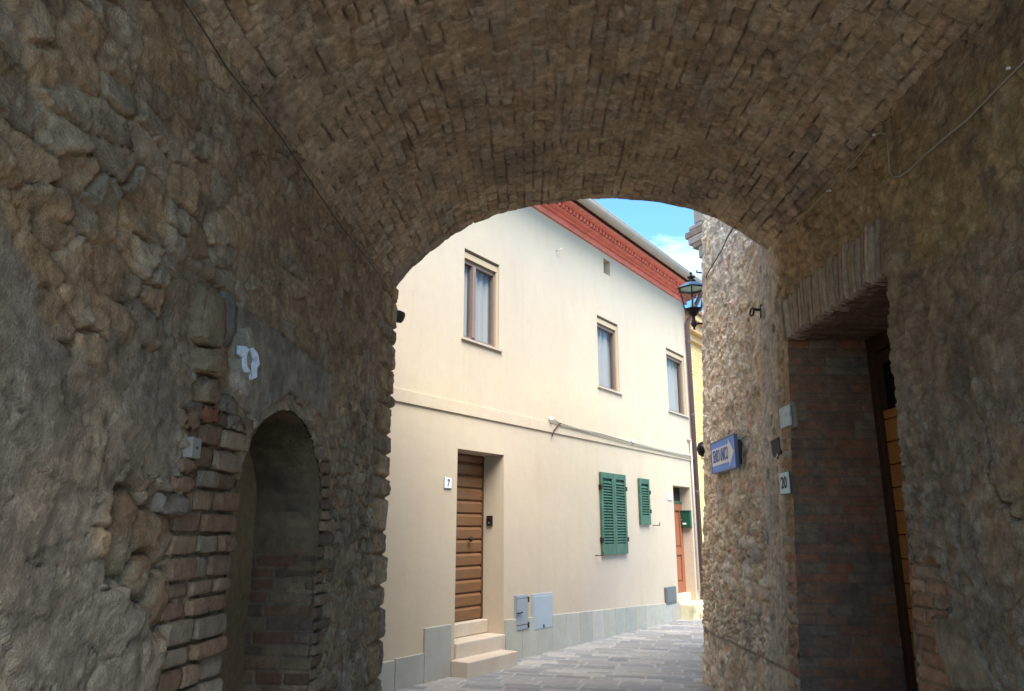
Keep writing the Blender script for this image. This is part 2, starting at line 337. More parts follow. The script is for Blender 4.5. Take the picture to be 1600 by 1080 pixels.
# ------------------------------------------------------------------ THE SETTING: street
def street():
    xs = np.arange(-3.2, 6.2, .022); ys = np.arange(4.5, 19.5, .022)
    X, Y = np.meshgrid(xs, ys, indexing='ij')
    th = R(-14); a = X*math.cos(th)+Y*math.sin(th); b = -X*math.sin(th)+Y*math.cos(th)
    a2 = a+.02*fbm(X*2, Y*2, 3); b2 = b+.02*fbm(X*2.3, Y*2.3, 5)
    e, u, v, r = bricks(a2, b2, .14, .24, .42, 11, .5)
    j = sst(.004, .022, e+.005*fbm(X*20, Y*20, 9))
    h = -.016*(1-j)+.008*(r[..., 0]-.5)+.006*u*(r[..., 1]-.5)+.004*fbm(X*12, Y*12, 2)*j+.012*fbm(X*.6, Y*.6, 4)
    pal = [(.24, .22, .20), (.28, .26, .24), (.20, .19, .18), (.31, .285, .255), (.25, .235, .22), (.34, .31, .27), (.22, .215, .21)]
    C = pick(pal, r[..., 2])*(.9+.25*r[..., 3])[..., None]
    C = C*np.array((.90, .91, .96)); C = lerp(C, (.36, .345, .325), (1-j)*.8); C = lerp(C, (.30, .285, .24), .45*sst(.1, .6, fbm(X*.9, Y*.9, 31)))
    P = np.stack([X, Y, h], -1); o = grid('street', P, C, M_PAVE); tag(o, kind='structure')
    g = pbr('street_ground', (.22, .20, .18), .9, mott=.15, mscale=2)
    bm = bmesh.new(); q = [bm.verts.new(p) for p in ((-600, -600, -.06), (600, -600, -.06), (600, 600, -.06), (-600, 600, -.06))]; bm.faces.new(q)
    tag(bm_obj('ground', bm, g), kind='structure')
    # near paving under and behind the camera
    xs = np.arange(-2.6, 3.6, .05); ys = np.arange(-6, 4.55, .05); X, Y = np.meshgrid(xs, ys, indexing='ij')
    o = grid('street', np.stack([X, Y, .008*fbm(X*3, Y*3, 6)], -1), np.broadcast_to((.25, .23, .21), X.shape+(3,)), M_PAVE); tag(o, kind='structure')
street()

# ------------------------------------------------------------------ LEFT WALL with its round-headed niche
NY0, NY1 = 3.50, 4.74; NC = (NY0+NY1)/2; NR = (NY1-NY0)/2; NSP = 1.70; NZ = 2.25    # niche opening
def niche_top(y):
    t = np.clip(1-((y-NC)/NR)**2, 0, 1); return NSP+(NZ-NSP)*np.sqrt(t)
EARTH = (.22, .165, .115)
def left_wall():
    root = thing('stone_wall', 'rubble stone wall of the passage on the left, with the arched niche in it', 'stone wall', (-1.3, 3, 0))
    root.location = (0, 0, 0)
    yend = 6.47
    s, x, y, tx, ty = smooth_path([(-1.55-.0714*.6, -.6), (-1.55+.0714*yend, yend), (-1.55+.0714*yend-1.5, yend+.25)], .01, .035)
    S1 = np.concatenate([np.arange(0, 2.3, .06), np.arange(2.3, s[-1], .0095)]); Z1 = np.concatenate([np.arange(-.05, .6, .03), np.arange(.6, 4.1, .0095)])
    S, Z = np.meshgrid(S1, Z1, indexing='ij'); ii = lambda a: np.interp(S, s, a)
    X0, Y0, TX, TY = ii(x), ii(y), ii(tx), ii(ty); NX, NYn = TY, -TX     # outward = towards passage
    A = S-.6*math.hypot(1, .0714)    # ~ Y coordinate along wall
    wa, wb = A+.045*fbm(A*3, Z*3, 41)+.014*fbm(A*11, Z*11, 45), Z+.035*fbm(A*3, Z*3, 43)+.012*fbm(A*11, Z*11, 47)
    e1, u1, v1, r1 = vor(wa/.20, wb/.125, 51); e2, u2, v2, r2 = vor(wa/.115, wb/.085, 61, .8)
    big = sst(-.12, .12, fbm(A*.9, Z*.9, 71)+.35*(3.5-A))
    def st(e, u, v, r, sc, w):
        e = e+.09*fbm(A*14, Z*14, 77, 4, .65); j = sst(.0, w*.5, e)
        ang = (r[..., 1]-.5)*1.6*u+(r[..., 3]-.5)*1.6*v
        return j, j*(sc*(.15+1.0*r[..., 0])+sc*ang*1.3)+.5*sc*j
    j1, h1 = st(e1, u1, v1, r1, .036, .16); j2, h2 = st(e2, u2, v2, r2, .028, .2)
    h = h1*big+h2*(1-big); jj = j1*big+j2*(1-big)
    pal = [(.24, .195, .15), (.27, .225, .18), (.20, .165, .135), (.31, .26, .205), (.22, .20, .17), (.27, .205, .145), (.25, .225, .195), (.18, .14, .105)]
    C = pick(pal, r1[..., 2])*big[..., None]+pick(pal, r2[..., 2])*(1-big)[..., None]
    # mortar smeared across the stones in patches
    mort = sst(-.05, .30, fbm(A*1.7, Z*1.7, 81)+.45*fbm(A*6, Z*6, 83)+.25*sst(2.9, 3.6, Z)*1)
    mort = mort*sst(.15, .75, 1.0-jj+.7*fbm(A*5, Z*5, 85, 5, .6)+.25)
    ml = .018+.010*fbm(A*5, Z*5, 87)+.007*fbm(A*22, Z*22, 89, 4, .65)
    mort = np.clip(mort+.55*sst(-.15, .25, fbm(A*1.1, Z*1.1, 84)+.35*sst(3.0, 3.4, A)*sst(2.4, 2.8, Z))*sst(1.0, .3, jj*r1[..., 0]), 0, 1); h = h*(1-mort*.9)*.70+(ml+.012*fbm(A*13, Z*13, 86, 5, .75))*mort*.9
    C = lerp(C, EARTH, np.maximum(mort*.75, (1-jj)*.8))
    # ochre earth showing where render fell
    for (cx, cy, ra, rb) in ((75, 410, .26, .2), (190, 400, .16, .22), (250, 330, .12, .14), (430, 830, .1, .1)):
        p = lw(cx, cy); m = sst(1.15, .6, np.hypot((A-p[0])/ra, (Z-p[1])/rb)+.5*fbm(A*7, Z*7, 93))
        C = lerp(C, (.27, .185, .11), m*.55); h = h*(1-.6*m)+.6*m*(.006+.010*fbm(A*25, Z*25, 95, 4, .7))
    # smooth grey render, lower near part
    edge = .26*fbm(A*2.2, Z*2.2, 101)+.10*fbm(A*9, Z*9, 103)
    pm = sst(.0, .10, np.minimum(3.02-A+edge*.5, 2.36-.12*(A-2)-Z+edge))*sst(.0, .12, Z-.98+edge*1.2+.25*(3-A))
    p = lw(225, 835); hole = sst(1.1, .85, np.hypot((A-p[0]-.02)/.27, (Z-p[1])/.17)+.4*fbm(A*5, Z*5, 105)); pm = pm*(1-hole)
    f1, fe1, fq1 = facet(A+.5*Z, Z, .34, .20, 175, .026, .018); f2, fe2, fq2 = facet(A, Z, .13, .09, 179, .018, .012); wave = .012+f1+f2*sst(-.2, .2, fbm(A*2, Z*2, 183))+.02*fbm(A*1.5, Z*1.5, 108, 2)+.016*fbm(A*6, Z*7, 110, 6, .68)-.018*sst(.02, .0, fe1)*(fq1[..., 2] > .7)
    h = h*(1-pm)+(wave+.10*h)*pm; gcol = lerp((.175, .165, .15), (.225, .19, .155), sst(-.3, .4, fbm(A*2, Z*2, 117)))
    C = lerp(C, gcol, pm*.92)
    # two loose round stones in the gap
    for (px_, py_, ra, rb) in ((208, 835, .10, .155), (255, 840, .125, .135), (235, 905, .1, .09), (265, 930, .10, .12)):
        p = lw(px_, py_); d = np.hypot((A-p[0])/ra, (Z-p[1])/rb)+.30*fbm(A*5+px_, Z*5, 119)+.12*fbm(A*14, Z*14, 122)
        h = np.where(d < 1.25, np.minimum(h, -.045+.05*sst(1, 1.25, d)), h); h = np.where(d < 1, np.maximum(h, -.045+.068*np.clip(1-d*d, 0, 1)**.35+.030*fbm(A*7+px_, Z*7, 118, 4, .6)), h)
        C = np.where((d < 1.0)[..., None], lerp((.17, .12, .085), (.17, .15, .115), sst(-.2, .2, fbm(A*6, Z*6, 120))), C)
    # grey cement slab over the niche, oval patch behind the number
    slab = [lw(*q) for q in ((376, 478), (420, 505), (470, 545), (522, 588), (512, 655), (480, 628), (455, 612), (430, 640), (408, 668), (385, 640), (380, 560))]
    sm = inpoly(A+.012*fbm(A*14, Z*14, 121), Z+.012*fbm(A*14, Z*14, 123), slab)
    h = np.where(sm, .034+.0025*fbm(A*12, Z*12, 125), h); C = np.where(sm[..., None], lerp((.175, .17, .16), (.21, .195, .175), sst(-.3, .3, fbm(A*4, Z*4, 127))), C)
    p = lw(384, 566); d = np.abs((A-p[0]+.004)/.095)**2.6+np.abs((Z-p[1])/.165)**2.6+.15*fbm(A*9, Z*9, 129)
    om = d < 1; h = np.where(om, .050+.004*fbm(A*9, Z*9, 131)-.006*(d > .5), h); C = np.where(om[..., None], np.array((.30, .29, .265)), C)
    jb = ((A > 3.00+.03*fbm(A*15, Z*15, 134)) & (A < NY0+.02) | (A > NY1-.02) & (A < NY1+.14)) & (Z < 2.05); h = np.where(jb, np.minimum(h, -.002+.008*fbm(A*20, Z*20, 132)), h); C = np.where(jb[..., None], np.array((.17, .135, .10)), C)
    cb = (A > lw(262, 560)[0]) & (A < lw(374, 560)[0]) & (Z > 2.02) & (Z < lw(330, 446)[1]+.03); h = np.where(cb, np.minimum(h, .006+.010*fbm(A*16, Z*16, 136)), h)
    q_ = np.hypot((A-NC)/NR, np.maximum(Z-NSP, 0)/(NZ-NSP)); lip = (q_ < 1.10) & (Z > NSP-.1); h = np.where(lip, np.clip(h, .012, .024), h)
    # putlog hole
    p = lw(272, 478); d = np.maximum(np.abs(A-p[0])/.05, np.abs(Z-p[1])/.12)+.2*fbm(A*12, Z*12, 133); h = h-.14*sst(1.05, .9, d)
    # quoins at the mouth of the passage: squared blocks
    qe, qu, qv, qr = bricks(A+.01*fbm(A*6, Z*6, 141), Z+.02*fbm(A*3, Z*5, 143), .12, .30, .34, 145, .3)
    qm = sst(5.98, 6.05, A+.10*fbm(Z*3, A, 147)); qj = sst(.0, .03, qe+.006*fbm(A*20, Z*20, 149))
    qh = qj*(.022+.03*qr[..., 0]+.02*qu*(qr[..., 1]-.5))+.009*fbm(A*14, Z*14, 151, 4, .6)
    h = h*(1-qm)+qh*qm; C = C*(1-qm[..., None])+lerp(pick([(.26, .205, .145), (.33, .26, .18), (.22, .18, .14), (.30, .22, .14)], qr[..., 2]), EARTH, 1-qj)*qm[..., None]
    # irregular ashlar right of niche stays voronoi; roughness everywhere
    fcx = facet(A, Z, .07, .05, 171, .012, .006)[0]-.003; rg = 1-2*np.abs(fbm(A*8, Z*8, 153, 5, .62)); h = h+(.007*fbm(A*7, Z*7, 154, 5, .68)+.005*(rg-.6)+fcx)*(1-pm*.75)*(1-.9*(sm|om))+.006*fbm(A*38, Z*38, 155, 3, .75)*(1-.8*(sm|om))*(1-.8*pm)
    C = np.array((1.40, 1.25, 1.06))*C*(1+.30*fbm(A*5, Z*5, 157)+.30*fbm(A*26, Z*26, 159)+.22*ridg(A*11, Z*13, 160))[..., None]
    P = np.stack([X0+NX*h, Y0+NYn*h, Z], -1)
    Am = (A[:-1, :-1]+A[1:, 1:])/2; Zm = (Z[:-1, :-1]+Z[1:, 1:])/2
    keep = ~((Am > NY0) & (Am < NY1) & (Zm < niche_top(Am)))
    grid('masonry', P, C, M_STONE, root, keep)
    # ---- niche: brick lining, soffit, tan plastered back
    U = np.array((.0714, 1, 0.)); U /= np.linalg.norm(U); N = np.array((U[1], -U[0], 0))
    base = lambda yy, d, zz: np.stack([-1.55+.0714*yy-N[0]*d, yy-N[1]*d, zz+0*yy], -1)
    D = .40
    for side, yy, nm in ((1, NY1, 'far'), (-1, NY0, 'near')):
        d, z = np.meshgrid(np.arange(-.01, D+.02, .008), np.arange(-.05, NSP+.02, .008), indexing='ij')
        e, u, v, r = bricks(d+.004*fbm(d*20, z*20, 201), z+.008*fbm(d*9, z*4, 203), .065, .082, .24, 205+side)
        j = sst(0, .014, e); hh = -.012+j*(.010+.010*r[..., 0])+.003*fbm(d*30, z*30, 207)
        up = sst(1.42, 1.50, z+.04*fbm(d*8, z*8, 209)); hh = hh*(1-up)+up*.006*(1+fbm(d*10, z*10, 211))
        Cc = lerp(pick([(.20, .10, .065), (.23, .13, .08), (.15, .09, .06), (.24, .16, .10), (.18, .12, .09)], r[..., 2]), (.22, .17, .12), 1-j); Cc = lerp(Cc, (.20, .145, .09), up)
        Cc = Cc*(1+.25*fbm(d*9, z*9, 213))[..., None]
        P = base(np.full_like(d, yy), d, z); P[..., 1] -= side*hh
        grid('brick_lining', P, Cc, M_STONE, root)
    d, t = np.meshgrid(np.arange(-.01, D+.02, .01), np.linspace(0, math.pi, 130), indexing='ij')
    yy = NC-NR*np.cos(t); zz = NSP+(NZ-NSP)*np.sin(t); hh = .010*fbm(d*10, t*5, 221)+.005*fbm(d*30, t*16, 223)
    P = base(yy, d, zz); P[..., 2] -= hh
    Cc = lerp((.17, .125, .08), (.10, .075, .05), sst(-.2, .3, fbm(d*6, t*4, 225)))
    grid('soffit', P, Cc, M_STONE, root)
    yv, zv = np.meshgrid(np.arange(NY0-.05, NY1+.05, .02), np.arange(-.05, NZ+.06, .02), indexing='ij')
    P = base(yv, D+.006*fbm(yv*3, zv*3, 231), zv)
    grid('niche_back', P, lerp((.36, .26, .15), (.28, .20, .12), sst(-.3, .4, fbm(yv*1.5, zv*1.2, 233))), M_STONE, root)
    # ---- brick surround: individual bricks
    bl = Blocks(); rs = random.Random(5); Np = N; Up = U
    reds = [(.24, .19, .14), (.26, .215, .165), (.19, .14, .105), (.22, .165, .125), (.165, .125, .10), (.24, .19, .15), (.20, .18, .155), (.18, .13, .095), (.21, .185, .16), (.23, .21, .18)]
    def brick(y0, y1, z0, z1, out=.035, dep=.12, col=None, sd=0):
        yc = (y0+y1)/2; zc = (z0+z1)/2; O = np.array((-1.55+.0714*yc, yc, zc))+Np*(out-dep/2)
        c = np.array(col or rs.choice(reds))*np.array((1.22, 1.08, .92))*rs.uniform(.85, 1.15)
        bl.add(O, Up, (0, 0, 1), Np, y1-y0, z1-z0, dep, c, sd or rs.randint(1, 10**6), .0045, .12)
    z = .0; k = 0
    while z < 2.12:
        hgt = rs.uniform(.064, .105)
        zt = z+hgt; inner = NY0-.0
        if z > NSP:                                   # follow the arch
            tt = min(1, max(0, (z-NSP)/(NZ-NSP))); inner = NC-NR*math.sqrt(max(0, 1-tt*tt))-.015
        lo = 2.97+rs.uniform(-.03, .03)+(.03 if z > 1.9 else 0)
        cut = inner-rs.choice((.26, .14, .20, .30)); 
        cut2 = (lo+cut)/2+rs.uniform(-.03, .03)
        g = .007
        brick(cut+g, inner+rs.uniform(-.008, .008), z+g, zt-g, rs.uniform(.022, .05), .2)
        if cut-lo > .26: brick(lo, cut2-g, z+g, zt-g, rs.uniform(.0, .03)); brick(cut2+g, cut-g, z+g, zt-g, rs.uniform(.01, .04))
        else: brick(lo, cut-g, z+g, zt-g, rs.uniform(.0, .035))
        z = zt; k += 1
    z = 0
    while z < 2.16:                                   # right-hand jamb
        hgt = rs.uniform(.062, .085); zt = z+hgt; inner = NY1
        if z > NSP:
            tt = min(1, max(0, (z-NSP)/(NZ-NSP))); inner = NC+NR*math.sqrt(max(0, 1-tt*tt))+.015
        L1 = rs.choice((.14, .25, .18)); g = .006
        brick(inner+rs.uniform(-.006, .006), inner+L1-g, z+g, zt-g, rs.uniform(.015, .045), .2)
        if rs.random() < .8: brick(inner+L1+g, inner+L1+rs.uniform(.10, .2), z+g, zt-g, rs.uniform(.0, .03))
        z = zt
    bl.build('brick_surround', M_STONE, root)
    # tufa blocks stacked above the near jamb
    bl = Blocks()
    def pb(x0, y0, x1, y1, out, dep, col, sd):
        a = lw(x0, (y0+y1)/2)[0]; b = lw(x1, (y0+y1)/2)[0]; xm = (x0+x1)/2; zt = lw(xm, y0)[1]; zb = lw(xm, y1)[1]
        yc = (a+b)/2; bl.add(np.array((-1.55+.0714*yc, yc, (zt+zb)/2))+Np*(out-dep/2), Up, (0, 0, 1), Np, abs(b-a), zt-zb, dep, col, sd, .012, .3)
    pb(309, 446, 345, 544, .07, .2, (.28, .21, .135), 3); pb(312, 547, 346, 588, .085, .2, (.29, .21, .13), 4); pb(316, 590, 342, 632, .055, .2, (.31, .22, .14), 5)
    pb(318, 636, 342, 660, .05, .2, (.30, .13, .075), 6); pb(347, 452, 372, 545, .04, .2, (.25, .225, .20), 7)
    pb(288, 640, 311, 672, .045, .15, (.27, .17, .11), 8); pb(283, 715, 305, 740, .04, .15, (.27, .18, .12), 9); pb(272, 745, 304, 770, .045, .15, (.30, .19, .12), 10)
    pb(250, 773, 300, 803, .05, .15, (.25, .21, .17), 11); pb(352, 620, 375, 650, .035, .15, (.27, .22, .17), 12); pb(358, 650, 385, 675, .04, .15, (.25, .19, .14), 13)
    bl.build('tufa_block', M_STONE, root)
    # solid body behind, so no light leaks
    bm = bmesh.new(); box(bm, -5, -2.05, -.6, 6.3, -.05, 5.2); box(bm, -2.2, -1.75, -.6, 3.4, -.05, 5.2); box(bm, -2.2, -1.75, 5.05, 6.3, -.05, 5.2); bm_obj('wall_core', bm, M_STONE_PLAIN, root)
M_STONE_PLAIN = pbr('plain_masonry', (.30, .24, .18), .95, mott=.2, mscale=3, bumps=((8, .03),))
left_wall()

# ------------------------------------------------------------------ VAULT
YE = 6.42
XL = lambda Y: -1.55+.0714*Y
XR = lambda Y: 2.47-.0126*Y
def vault():
    root = thing('brick_vault', 'dark brick barrel vault roofing the passage overhead', 'vault')
    px = [(606, 470), (615, 452), (640, 420), (680, 385), (730, 352), (780, 332), (835, 320), (900, 311), (960, 308), (1020, 313), (1080, 325), (1130, 345), (1165, 366), (1192, 384), (1212, 396)]
    pr = []
    for q in px: a, b = ray(*q); pr.append((a*YE, b*YE+EYE))
    pr = np.array(pr); xl, xr = XL(YE), XR(YE)
    a = (pr[:, 0]-xl)/(xr-xl); z = pr[:, 1]
    a = np.concatenate([[-.035, -.02], a, [1.02, 1.05]]); z = np.concatenate([[z[0]-.5, z[0]-.12], z, [z[-1]-.06, z[-1]-.45]])
    W = 3.6; c = np.concatenate([[0], np.cumsum(np.hypot(np.diff(a)*W, np.diff(z)))])
    s = np.arange(0, c[-1], .0085); pa, pz = np.interp(s, c, a), np.interp(s, c, z)
    k = 9; ker = np.hanning(2*k+3)[1:-1]; ker /= ker.sum(); pad = lambda v: np.concatenate([np.full(k, v[0]), v, np.full(k, v[-1])])
    for _ in range(3): pa = np.convolve(pad(pa), ker, 'valid'); pz = np.convolve(pad(pz), ker, 'valid')
    na, nz = np.gradient(pz), -np.gradient(pa)*W; nn = np.hypot(na, nz); na /= nn; nz /= nn       # pointing into the passage
    Y1 = np.concatenate([np.arange(-.6, 2.0, .05), np.arange(2.0, YE, .0095), [YE]])
    S, Y = np.meshgrid(s, Y1, indexing='ij'); I = lambda v: np.broadcast_to(v[:, None], S.shape)
    wY = Y+.030*fbm(S*1.5, Y*1.5, 301)+.008*fbm(S*9, Y*9, 303); wS = S+.030*fbm(S*1.2, Y*1.1, 305)+.006*fbm(S*8, Y*8, 307)
    e, u, v, r = bricks(wY, wS, .060, .100, .165, 309, .75)
    e2 = e+.006*fbm(S*22, Y*22, 311)
    e2 = e2+.004*fbm(S*60, Y*60, 312, 2); j = sst(-.002, .009, e2)
    h = j*(.012+.022*(r[..., 0]-.3)+.026*u*(r[..., 1]-.5)+.024*v*(r[..., 3]-.5))+.006*j*fbm(S*9, Y*26, 310, 4, .7)
    miss = (tab(777)[(r[..., 0]*255).astype(int), (r[..., 1]*255).astype(int), 0] < .022); h = np.where(miss, -.045*sst(0, .02, e), h)
    smear = sst(.05, .45, fbm(S*1.4, Y*1.4, 313)+.5*fbm(S*6, Y*6, 315)); h = h*(1-.55*smear)+.55*smear*(.014+.008*fbm(S*12, Y*12, 317))
    h = h+.004*fbm(S*18, Y*18, 319, 3, .7)+.002*fbm(S*60, Y*60, 320, 2)
    pal = [(.37, .305, .235), (.41, .34, .26), (.33, .27, .205), (.43, .355, .265), (.38, .335, .275), (.36, .28, .205), (.42, .365, .295)]
    C = pick(pal, r[..., 2]); C = lerp(C, (.56, .49, .40), (1-j)*.75*sst(-.25, .2, fbm(S*1.3, Y*1.3, 314))); gap = (tab(778)[(r[..., 1]*255).astype(int), (r[..., 3]*255).astype(int), 0] < .33)*sst(.012, .002, e)*sst(.15, .35, np.where(r[..., 0] > .5, u, -v)+.1*fbm(S*20, Y*20, 316)); h = h-.045*gap; C = lerp(C, (.36, .30, .23), smear*.5)
    C = lerp(C, (.17, .15, .145), .55*sst(.1, .5, fbm(S*.9, Y*.9, 321)))*(1+.28*fbm(S*5, Y*5, 323)+.42*fbm(S*30, Y*30, 325)+.18*ridg(S*14, Y*14, 326))[..., None]*np.array((1.10, 1.0, .89))
    fr = sst(YE-.22, YE, Y); h = h*(1-.6*fr)+.004*fr
    PA = I(pa); X = XL(Y)+PA*(XR(Y)-XL(Y))+I(na)*h; Zz = I(pz)+I(nz)*h
    P = np.stack([X, Y+.010*fbm(S*5, S*5, 329)*sst(YE-.4, YE, Y), Zz], -1)
    grid('brickwork', P, C, M_STONE, root)
    # street front over the arch, roof and back
    last = P[:, -1]; first = P[:, 0]; zt = 4.9
    for nm, row, dy in (('street_front', last, .0), ('rear_front', first, 0)):
        q = row[::6]; top = q.copy(); top[:, 2] = zt
        t = np.linspace(0, 1, 12)[None, :, None]; G = q[:, None]*(1-t)+top[:, None]*t
        grid(nm, G, np.broadcast_to((.27, .21, .15), G.shape), M_STONE, root)
    B('roof_mass', M_STONE_PLAIN, root, (-5, 5.5, -.6, 6.38, 4.78, 4.95), bevel=0)
vault()

# ------------------------------------------------------------------ RIGHT WALL
DY0, DY1, DZ = 4.31, 5.97, 3.14        # doorway in it
def rwall_x(Y, z): return 2.46-.0126*Y-.055*(2.5-(z-EYE))
def right_wall():
    root = thing('stone_wall', 'tall stone wall on the right, plastered near and pale rubble beyond the passage, with a deep doorway', 'stone wall')
    ye = 8.78
    s, x, y, tx, ty = smooth_path([(2.46+.0126*.6, -.6), (2.46-.0126*ye, ye), (2.46-.0126*ye+2.2, ye+1.5)], .01, .05)
    Sd = [np.arange(0, 3.3, .06), np.arange(3.3, 9.45, .0092), np.arange(9.45, s[-1], .03)]
    S, Z = np.meshgrid(np.concatenate(Sd), np.concatenate([np.arange(-.05, .55, .03), np.arange(.55, 5.9, .0105)]), indexing='ij')
    ii = lambda a: np.interp(S, s, a); X0, Y0, TX, TY = ii(x), ii(y), ii(tx), ii(ty); NX, NYn = -TY, TX
    A = S-.6
    ext = sst(6.35, 6.6, A+.12*fbm(Z*1.5, A*1.5, 401)); near = A < DY0-.01
    wa, wb = A+.03*fbm(A*3, Z*3, 403)+.015*fbm(A*12, Z*12, 405), Z+.03*fbm(A*3, Z*3, 407)+.012*fbm(A*12, Z*12, 409)
    e1, u1, v1, r1 = vor(wa/.22, wb/.13, 411); e2, u2, v2, r2 = vor(wa/.085, wb/.062, 413, .8)
    low = sst(2.2, 1.2, Z+.5*fbm(A*1.3, Z*1.3, 415)); mixs = sst(-.1, .15, fbm(A*1.4, Z*1.4, 417)+.1)
    j1 = sst(0, .2, e1+.06*fbm(A*20, Z*20, 419)); j2 = sst(0, .24, e2+.08*fbm(A*24, Z*24, 421))
    h1 = j1*(.02+.03*r1[..., 0]+.02*(u1*(r1[..., 1]-.5)+v1*(r1[..., 3]-.5))*2); h2 = j2*(.012+.026*r2[..., 0]+.02*(u2*(r2[..., 1]-.5)))
    h = h1*mixs+h2*(1-mixs); jj = j1*mixs+j2*(1-mixs)
    rough = .3+.9*low
    mort = sst(-.25, .35, fbm(A*2, Z*2, 423)+.4*fbm(A*7, Z*7, 425)-.5*low+.15)
    mort = np.maximum(mort, .45*sst(-.2, .3, fbm(A*4+2, Z*4, 424))); h = h*(1-.75*mort)+.75*mort*(.022+.016*fbm(A*8, Z*8, 427))
    h = h*(.20+.62*low)+(facet(A, Z, .12, .085, 458, .020, .016)[0]-.008)+.020*fbm(A*8, Z*6, 429, 6, .74)*(.7+.6*low)-.035*sst(.22, .42, fbm(A*10+3, Z*6, 432, 4, .6))*(.35+.65*low)+.020*ridg(A*6, Z*4, 430, 5, .6)+.006*fbm(A*40, Z*40, 431, 2)
    cav = sst(.34, .6, fbm(A*7, Z*4.5, 433, 3))*low; h = h-.05*cav
    pal = [(.42, .35, .28), (.50, .43, .34), (.34, .28, .21), (.53, .48, .41), (.45, .36, .25), (.40, .36, .32), (.46, .32, .25), (.56, .50, .41)]
    C = pick(pal, r1[..., 2])*mixs[..., None]+pick(pal, r2[..., 2])*(1-mixs)[..., None]
    C = lerp(C, (.44, .385, .31), np.maximum(.6*mort, 1-jj)*.7); C = lerp(C, (.47, .37, .24), .5*sst(.15, .5, fbm(A*2.5, Z*1.1, 435)))
    # grey cement strip between the mouth of the passage and the doorway corner
    gm = sst(.0, .08, .30-np.abs(A-6.42)+.12*fbm(A*3, Z*2, 437)); gh = .028+.010*fbm(A*6, Z*6, 439)+.008*fbm(A*22, Z*22, 441, 3, .7)-.03*sst(.5, .62, fbm(A*9, Z*9, 443, 2))
    h = h*(1-gm*.8)+gh*gm*.8; C = lerp(C, lerp((.33, .325, .31), (.40, .37, .33), sst(-.3, .3, fbm(A*5, Z*4, 445))), gm*.85)
    # inside the passage above the doorway: brown rubble
    ins = (1-ext)
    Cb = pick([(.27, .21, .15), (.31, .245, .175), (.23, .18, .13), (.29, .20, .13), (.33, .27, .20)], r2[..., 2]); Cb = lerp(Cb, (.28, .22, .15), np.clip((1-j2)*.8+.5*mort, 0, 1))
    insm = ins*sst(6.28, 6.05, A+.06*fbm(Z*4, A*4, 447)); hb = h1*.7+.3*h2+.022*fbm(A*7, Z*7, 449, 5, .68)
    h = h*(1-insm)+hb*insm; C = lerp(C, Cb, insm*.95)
    # plaster coat of the near part
    g1, ge1, gq1 = facet(A, Z, .30, .22, 452, .040, .022); g2 = facet(A, Z, .11, .08, 456, .016, .012)[0]; lump = .045+g1*sst(-.1, .3, fbm(A*1.4, Z*1.4, 454)+.3*sst(2.6, 1.4, Z))+g2+.022*fbm(A*1.6, Z*1.6, 451)+.016*fbm(A*5, Z*5, 453)+.009*fbm(A*16, Z*16, 455, 5, .68)
    worn = sst(.0, .25, fbm(A*2.2, Z*2.2, 457)+.5*sst(2.4, 1.2, Z)-.35)
    lump = lump+worn*(-.018+.034*fbm(A*9, Z*9, 459, 5, .7))
    crack = sst(.022, .004, np.abs(fbm(A*1.5+3.3, Z*1.1+1.7, 461, 5, .55)))*sst(.0, .3, fbm(A*1.1, Z*1.1, 463)+.25*sst(2.5, 1.5, Z)); lump = lump-.050*crack+.014*fbm(A*11, Z*11, 464, 5, .75)
    Cn = lerp((.21, .175, .135), (.215, .19, .165), sst(2.8, 2.0, Z+.5*fbm(A*2, Z*2, 465))); Cn = lerp(Cn, (.30, .235, .13), .6*sst(.08, .42, fbm(A*1.2+5, Z*1.2, 467)+.12*sst(2.4, 3.0, Z)))
    Cn = Cn*(1+.45*fbm(A*13, Z*13, 468, 5, .7))[..., None]; Cn = lerp(Cn, (.12, .105, .09), .6*sst(.2, .5, fbm(A*3, Z*2, 469))); Cn = lerp(Cn, (.31, .28, .24), .5*sst(.25, .55, fbm(A*4.1, Z*4.1, 471)))
    h = np.where(near, lump, h); C = np.where(near[..., None], Cn, C)
    # bricks along the near jamb and the big split stone at the foot
    be, bu, bv, br = bricks(A, Z+.006*fbm(A*8, Z*8, 473), .068, .082, .23, 475)
    bmk = near & (A > DY0-.30-.12*vn(Z*4, Z*0, 476)) & (Z < 1.42+.1*fbm(A*4, Z*4, 477))
    bj = sst(0, .012, be); h = np.where(bmk, .02+bj*(.014+.016*br[..., 0]), h); C = np.where(bmk[..., None], lerp(pick([(.28, .17, .12), (.24, .16, .12), (.31, .21, .15), (.25, .20, .17)], br[..., 2]), (.27, .23, .18), 1-bj), C)
    bm2 = near & (A > DY0-.42) & ~bmk & (Z < DZ+.2); h = np.where(bm2, h-.010*(1-sst(0, .02, be)), h)
    stone = [rw(*q) for q in ((1476, 965), (1535, 968), (1545, 1010), (1585, 1078), (1508, 1078), (1488, 1020))]
    ms = inpoly(A+.008*fbm(A*9, Z*9, 479), Z+.008*fbm(A*9, Z*9, 481), stone); h = np.where(ms, .075+.004*fbm(A*9, Z*9, 483), h); C = np.where(ms[..., None], np.array((.22, .195, .155)), C)
    e3, u3, v3, r3 = vor(wa/.3, wb/.22, 485)
    bs = near & (fbm(A*1.7+9, Z*1.7, 487)+.5*sst(1.9, 1.2, Z)-.42 > 0) & ~bmk & ~ms
    bs = bs & False; h = np.where(bs, h*.5+.03+.045*sst(0, .1, e3)*r3[..., 0]-.02*(1-sst(0, .05, e3)), h)
    C = C*(1+.22*fbm(A*5, Z*5, 489)+.32*fbm(A*28, Z*28, 491)+.22*ridg(A*12, Z*9, 492))[..., None]
    bat = .055*(2.5-(Z-EYE))
